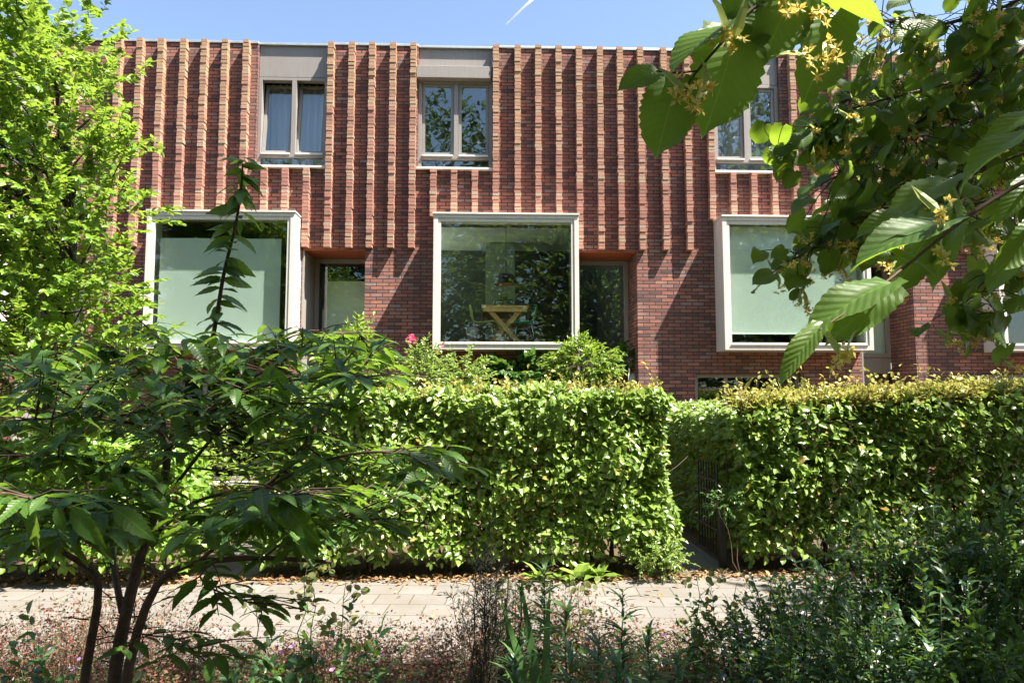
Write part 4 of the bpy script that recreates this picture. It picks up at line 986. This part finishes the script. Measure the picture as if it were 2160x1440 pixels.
# near spray on the left with the big heart shaped leaves: base px, tip px, distance, how much the blade faces the lens
twp = smooth_path(path3([(1980, -260, 1.25), (1760, -60, 1.15), (1640, -20, 1.1), (1575, 25, 1.1), (1520, 95, 1.1), (1455, 165, 1.1), (1445, 200, 1.1)]), 18)
lt.tube(twp, np.linspace(.005, .0012, 18), 6, cap=False)
twp2 = smooth_path(path3([(2330, 300, 1.4), (2200, 360, 1.35), (2060, 440, 1.3), (1960, 520, 1.25), (1840, 620, 1.2), (1730, 695, 1.15)]), 18)
lt.tube(twp2, np.linspace(.006, .0014, 18), 6, cap=False)
lt.tube(path3([(1470, 150, 1.1), (1430, 155, 1.1), (1385, 150, 1.1)]), .0014, 5, cap=False)
BIG = [(1428, 178, 1385, 312, 1.10, .9, 1.0), (1548, 78, 1508, 262, 1.12, .95, 1.0), (1530, 55, 1400, 108, 1.10, .35, .8), (1560, 25, 1592, 98, 1.13, .7, 1.1), (1590, -60, 1545, 30, 1.12, .8, 1.0), (1678, -40, 1628, 112, 1.1, .8, .9),
       (1752, 38, 1728, 190, 1.12, .85, .95), (1740, 5, 1890, 18, 1.15, .15, 1.1), (1382, 152, 1308, 172, 1.1, .7, .8), (1720, -30, 1760, 40, 1.2, .5, 1.0), (1700, -20, 1685, 60, 1.3, .5, .9),
       (1992, 470, 1800, 505, 1.25, .4, .8), (1905, 455, 1815, 475, 1.32, .5, .85), (1868, 602, 1692, 662, 1.18, .4, .78), (1872, 612, 1755, 705, 1.22, .6, .85), (1728, 690, 1638, 790, 1.15, .4, .55),
       (1965, 470, 1910, 615, 1.35, .5, .8), (2010, 490, 1960, 590, 1.35, .4, .7), (2175, 275, 2015, 335, 1.35, .2, .6), (2190, 235, 2070, 275, 1.4, .25, .6), (2175, 380, 2110, 450, 1.35, .4, .7),
       (2000, 380, 1870, 430, 1.5, .35, .9), (1990, 395, 2060, 480, 1.5, .4, .8), (2190, 480, 2120, 560, 1.4, .6, .9), (2140, 540, 2085, 600, 1.7, .5, .9), (1890, 540, 1990, 560, 1.25, .5, .9)]
for bx, by, ex, ey, Yd, fc_, wd in BIG:
    b0, e0 = at(bx, by, Yd+.01), at(ex, ey, Yd-.03*(1-fc_)); ax = e0-b0
    P.append(b0); X.append(ax); N.append(np.array([R.normal(0, .18), -fc_, 1-fc_])); S.append(-np.linalg.norm(ax)*(1 if wd is None else 1))
P, X, N, S = map(np.array, (P, X, N, S)); nb = len(BIG)
W_ = R.uniform(.85, 1.1, len(P)); W_[-nb:] = [b_[6]*(.84 if b_[0] < 1780 and b_[1] < 200 else .62) for b_ in BIG]
leaf_obj('hanging_foliage', [leaves(P, X, N, np.abs(S), T_LINDEN, W_, np.where(S < 0, .12, R.uniform(0, .35, len(P))))], M['linden'], LINDEN, True)
lt.build('hanging_twigs', M['twig'], LINDEN, True)
for (fx, fy, Yd) in [(1480, 195, 1.08), (1465, 215, 1.08), (1445, 205, 1.08), (1530, 78, 1.08), (1545, 90, 1.08), (1725, 130, 1.1), (1745, 120, 1.1), (1660, 25, 1.1), (1730, 35, 1.1), (1985, 445, 1.22), (1770, 750, 1.2), (1790, 745, 1.2), (1905, 640, 1.3), (1880, 600, 1.3), (2000, 540, 1.3)]:
    FP.append(at(fx, fy, Yd))
FP = np.array(FP); fl, br = [], []
n = len(FP)
Q = np.repeat(FP, 5, 0) + R.normal(0, .011, (n*5, 3)); q = 9
A = np.repeat(Q, q, 0); dd = rdir(len(A)); ns_ = len(A)
V1 = leaves(A+dd*.001, dd, rdir(ns_), R.uniform(.009, .015, ns_), T_LOW, .9)
dd = np.stack([R.normal(-.3, .5, n), R.normal(0, .4, n), R.uniform(.4, 1, n)], 1); V2 = leaves(FP, dd, rdir(n)+[0, -.6, 0], R.uniform(.05, .075, n), T_MED, .45, .3)
leaf_obj('blossom', [V1, V2], [M['blossom'], M['bract']], LINDEN)

# ================================================================== FOREGROUND BED
def ground(pxx, Y): return at(pxx, 1000, Y)*[1, 1, 0]
def top_z(py, Y): return at(1080, py, Y)[2]
def lily(pxx, ptop, Y, lab, lean=0.0):
    b0 = ground(pxx, Y); h = max(.3, top_z(ptop, Y)); root = empty('narrow_leaved_plant', b0, 'narrow leaved plant, ' + lab, 'plant', 'narrow leaved plants in the foreground bed')
    st = limb(b0, b0+[lean*h, R.normal(0, .04), h], 0, .02, 7); mb = MB(); mb.tube(st, np.linspace(.006, .002, 7), 6); mb.build('stem', M['stem'], root, True)
    n = int(84*h/.7); t = R.uniform(.12, 1, n)**.8; Pp = np.stack([np.interp(t*6, np.arange(7), st[:, c]) for c in range(3)], 1)
    a = np.arange(n)*2.4+R.normal(0, .3, n); d = np.stack([np.cos(a), np.sin(a), .35+.9*t**3+R.normal(0, .15, n)], 1)
    leaf_obj('foliage', [leaves(Pp, d, np.tile(UP, (n, 1))-d*.2, R.uniform(.10, .20, n)*(1.05-.45*t), T_STRIP, .075/.8*np.ones(n), R.uniform(.2, .7, n))], M['lily'], root)
for a in [(1100, 1235, 3.6, 'leftmost, beside the feathery dark column'), (1148, 1195, 3.9, 'tall and slim, second from the left'), (1195, 1275, 3.4, 'between the tall slim one and the pointed one'), (1312, 1245, 3.6, 'with a pointed tuft against the paving'),
          (1255, 1320, 3.2, 'low, left of the pointed tuft'), (1365, 1330, 3.3, 'low, right of the pointed tuft'), (1085, 1375, 3.0, 'bright tuft at the bottom edge, left'), (1200, 1385, 2.9, 'bright tuft at the bottom edge, middle'),
          (1420, 1385, 3.0, 'tuft at the bottom edge, right'), (1300, 1405, 2.8, 'tuft at the bottom edge below the pointed one'), (1960, 1385, 2.7, 'standing in the dark shrubs at the lower right')]: lily(*a)
# one upright blade clump
b0 = ground(1150, 3.5); root = empty('sword_leaved_plant', b0, 'tall sword shaped blades rising left of the narrow leaved plants', 'plant')
n = 7; d = np.stack([R.normal(-.13, .12, n), R.normal(0, .1, n), np.ones(n)], 1); leaf_obj('blades', [leaves(np.tile(b0, (n, 1))+R.normal(0, .02, (n, 3))*[1, 1, 0], d, np.tile([0, -1., 0], (n, 1))+R.normal(0, .4, (n, 3)), R.uniform(.5, .85, n), T_STRIP, .035, .15)], M['lily'], root)

def honesty(pxx, ptop, Y, lab, nd=26):
    b0 = ground(pxx, Y); h = top_z(ptop, Y); root = empty('honesty_plant', b0, 'honesty plant, ' + lab, 'plant', 'honesty plants in the foreground bed')
    mb = MB(); tip = b0+[R.normal(0, .05), 0, h]; st = limb(b0, tip, 0, .03, 8); mb.tube(st, np.linspace(.005, .0018, 8), 5); Pp = []; X_ = []
    for i in range(8):
        t = R.uniform(.45, 1); p = np.array([np.interp(t*7, np.arange(8), st[:, c]) for c in range(3)]); a = R.uniform(0, 2*PI); e = p+np.array([math.cos(a)*.15, math.sin(a)*.10, R.uniform(.0, .14)])
        e[2] = min(e[2], h+.02); mb.tube(limb(p, e, .05, .05, 5), [.002, .0017, .0014, .0011, .0008], 4, cap=False)
        for j in range(max(2, nd//8)):
            f = R.uniform(.35, 1.05); q = p*(1-f)+e*f; Pp.append(q); X_.append([R.normal(0, .7), R.normal(0, .4), R.uniform(-.8, .5)])
    mb.build('stem', M['stem'], root, True); Pp = np.array(Pp); n = len(Pp)
    VP = (leaves(Pp, np.array(X_), np.tile([0, -1., .1], (n, 1))+R.normal(0, .55, (n, 3)), R.uniform(.028, .042, n), T_DISC, .95))
    n = 12; t = R.uniform(.1, .6, n); Pp = np.stack([np.interp(t*7, np.arange(8), st[:, c]) for c in range(3)], 1); d = rdir(n); d[:, 2] = -abs(d[:, 2])*.5
    leaf_obj('foliage', [VP, leaves(Pp, d, UP+R.normal(0, .3, (n, 3)), R.uniform(.05, .1, n), T_MED, 1.1, .3)], [M['honesty'], M['vine']], root)
for a in [(560, 1235, 3.8, 'leftmost, beside the cherry stems'), (622, 1185, 3.9, 'tall, left of the middle of the left clump', 40), (668, 1180, 4.0, 'tallest of the left clump', 44), (715, 1225, 4.1, 'at the right of the left clump', 34), (770, 1330, 3.6, 'low and dark, right of the left clump', 16),
          (1075, 1220, 4.0, 'right beside the feathery dark plant', 34), (1208, 1228, 4.1, 'behind the narrow leaved plants', 34), (1458, 1218, 4.1, 'with a dense bunch of round pods left of the dark shrubs', 44), (1520, 1235, 4.3, 'at the left end of the dark shrubs', 22)]: honesty(*a)

def feathery(pxx, ptop, Y, lab, wdt=.11):
    b0 = ground(pxx, Y); h = top_z(ptop, Y); root = empty('feathery_plant', b0, 'feathery dark plant with needle fine foliage, ' + lab, 'plant', 'feathery plants in front of the pavement')
    mb = MB(); Pp = []; X_ = []
    for i in range(7):
        tip = b0+[R.normal(0, wdt*.6), R.normal(0, wdt*.4), h*R.uniform(.7, 1)]; st = limb(b0+R.normal(0, .02, 3)*[1, 1, 0], tip, 0, .02, 8); mb.tube(st, np.linspace(.004, .001, 8), 4)
        for j in range(42):
            t = R.uniform(.12, 1); p = np.array([np.interp(t*7, np.arange(8), st[:, c]) for c in range(3)]); a = R.uniform(0, 2*PI); l = .10*(1.1-t)+.03
            d = np.array([math.cos(a), math.sin(a), R.uniform(.5, 1.2)]); e = p+unit(d)*l; mb.tube([p, e], [.0011, .0006], 3, cap=False)
            for q in range(9): f = R.rand(); Pp.append(p*(1-f)+e*f); X_.append(d*.8+R.normal(0, .7, 3))
    mb.build('stems', M['twig'], root); Pp = np.array(Pp); n = len(Pp)
    leaf_obj('foliage', [leaves(Pp, np.array(X_), rdir(n), R.uniform(.012, .024, n), T_LOW, .3)], M['feather'], root)
feathery(1028, 1055, 3.8, 'tall column reaching up before the hedge', .10); feathery(1000, 1160, 3.7, 'short one leaning left of the tall column', .16); feathery(1055, 1180, 3.9, 'short one right of the tall column', .10)

def shrub(x0, x1, ptop, Y, lab, n, size=.042):
    a, c_ = at(x0, ptop, Y), at(x1, ptop, Y); h = a[2]; cx = (a[0]+c_[0])/2; rx = (c_[0]-a[0])/2
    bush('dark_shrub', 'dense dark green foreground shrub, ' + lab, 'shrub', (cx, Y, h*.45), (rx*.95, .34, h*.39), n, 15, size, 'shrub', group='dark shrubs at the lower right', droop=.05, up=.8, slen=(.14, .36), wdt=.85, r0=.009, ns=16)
for a in [(1480, 1640, 1275, 3.9, 'leftmost, small, in front of the paving', 95, .036), (1600, 1790, 1215, 3.75, 'second from the left with upright shoots', 150, .038), (1740, 1960, 1115, 3.65, 'tall, in the middle of the row', 230, .042), (1900, 2110, 1090, 3.5, 'tall, right of the middle', 240, .045),
          (2040, 2260, 1055, 3.35, 'cut by the right photo edge', 240, .048), (1560, 1760, 1345, 3.1, 'low, at the bottom edge on the left', 130, .038), (1740, 1960, 1300, 2.95, 'low, at the bottom edge in the middle', 170, .042), (1930, 2200, 1270, 2.85, 'low, at the bottom right corner', 210, .046)]: shrub(*a)
for i, (x_, y_, Y, lab) in enumerate([(1620, 1225, 3.85, 'thin and bare at the left end of the dark shrubs'), (1690, 1190, 3.8, 'leafy and upright above the paving'), (1990, 1075, 3.4, 'tall, above the dark shrubs at the right'), (1925, 1260, 2.9, 'pale and leaning at the lower right')]):
    b0 = ground(x_, Y); h = top_z(y_, Y); root = empty('tall_shoot', b0, 'single tall shoot, ' + lab, 'plant', 'tall shoots among the dark shrubs')
    st = limb(b0, b0+[R.normal(0, .06), 0, h], 0, .02, 8); mb = MB(); mb.tube(st, np.linspace(.006, .002, 8), 6); mb.build('stem', M['stem'], root, True)
    n = 26; t = np.repeat(np.linspace(.3, 1, n//2), 2); Pp = np.stack([np.interp(t*7, np.arange(8), st[:, c]) for c in range(3)], 1); a = np.arange(n)*PI+np.repeat(np.arange(n//2), 2)*PI/2+.4
    d = np.stack([np.cos(a), np.sin(a), np.full(n, .35)], 1); leaf_obj('foliage', [leaves(Pp, d, np.tile(UP, (n, 1)), R.uniform(.05, .085, n), T_MED, .7, .3)], M['shrub'], root)
# dark seedlings between the stems at the lower left
for i, (x0, x1, pt, Y, lab, n_) in enumerate([(660, 830, 1345, 3.4, 'left of the feathery plants', 34), (480, 640, 1370, 3.3, 'under the left honesty plants', 34), (20, 150, 1385, 3.3, 'at the lower left corner', 30)]):
    a, c_ = at(x0, pt, Y), at(x1, pt, Y); bush('seedling', 'small dark leafy seedling in the shade ' + lab, 'plant', ((a[0]+c_[0])/2, Y, a[2]*.55), ((c_[0]-a[0])/2, .15, a[2]*.4), n_, 7, .06, 'shrub', slen=(.1, .25), r0=.004, ns=5, stem='stem')
# reddish cranesbill: ground cover nobody could count
n = 3600; x = R.uniform(-3.8, 1.5, n); y = R.uniform(3.9, 5.0, n) - .25*(R.rand(n)**3)
hh = (.10+.26*R.rand(n)**.7)*(.65+.35*np.sin(x*2.2+1)+.25*np.sin(x*5.1))*np.clip((5.3-y)/.5, .5, 1)
hh = np.clip(hh*1.45, .06, .62); b0 = np.stack([x, y, np.zeros(n)], 1); tp = b0+np.stack([R.normal(0, .11, n), R.normal(0, .09, n), hh], 1)
mb = MB(); 
for a, c_ in zip(b0[::2], tp[::2]): mb.tube([a, a*.6+c_*.4+R.normal(0, .02, 3), a*.25+c_*.75+R.normal(0, .02, 3), c_+R.normal(0, .015, 3)], [.0013, .0011, .0009, .0006], 3, cap=False)
k = 12; Pp = np.repeat(b0, k, 0)+(np.repeat(tp-b0, k, 0))*R.uniform(.35, 1.08, (n*k, 1))+R.normal(0, .032, (n*k, 3)); Pp[:, 2] = np.maximum(Pp[:, 2], .02); d = rdir(n*k); d[:, 2] = abs(d[:, 2])*.6
o = leaf_obj('cranesbill', [leaves(Pp, d, UP+R.normal(0, .6, (n*k, 3)), R.uniform(.012, .030, n*k), T_LOW, 1.0)], M['geran']); tag(o, 'reddish low cranesbill with wiry stems along the near edge of the pavement', kind='stuff')
o2 = mb.build('cranesbill_stems', M['twig']); tag(o2, 'wiry reddish stems of the low cranesbill', kind='stuff')
n = 46; x = R.uniform(-2.6, 1.9, n); y = R.uniform(3.2, 4.4, n); z = R.uniform(.2, .38, n)
c0 = np.repeat(np.stack([x, y, z], 1), 5, 0); a = np.tile(np.arange(5)*2*PI/5, n); d = np.stack([np.cos(a), np.sin(a)*.5, .4+np.sin(a)*.5], 1)
o = leaf_obj('violet_flowers', [leaves(c0, d, np.tile([0, -.6, .8], (len(a), 1)), .013, T_DISC, 1.0)], M['violet']); tag(o, 'tiny violet cranesbill flowers scattered in the shaded bed', kind='stuff')
# low green cover on the shaded soil
n = 15000; x = R.uniform(-4.5, 4.5, n); y = 2.2+2.45*R.rand(n)**.7; z = .02+.20*R.rand(n)**1.6; d = rdir(n); d[:, 2] = abs(d[:, 2])*.4
keep = (z < .12) | (x > .6); x, y, z, d = x[keep], y[keep], z[keep], d[keep]
tag(leaf_obj('ground_cover', [leaves(np.stack([x, y, z], 1), d, UP+R.normal(0, .4, (len(x), 3)), R.uniform(.03, .075, len(x)), T_MED, .9, .3)], M['shrub']), 'low dark green leaves covering the soil of the foreground bed', kind='stuff')
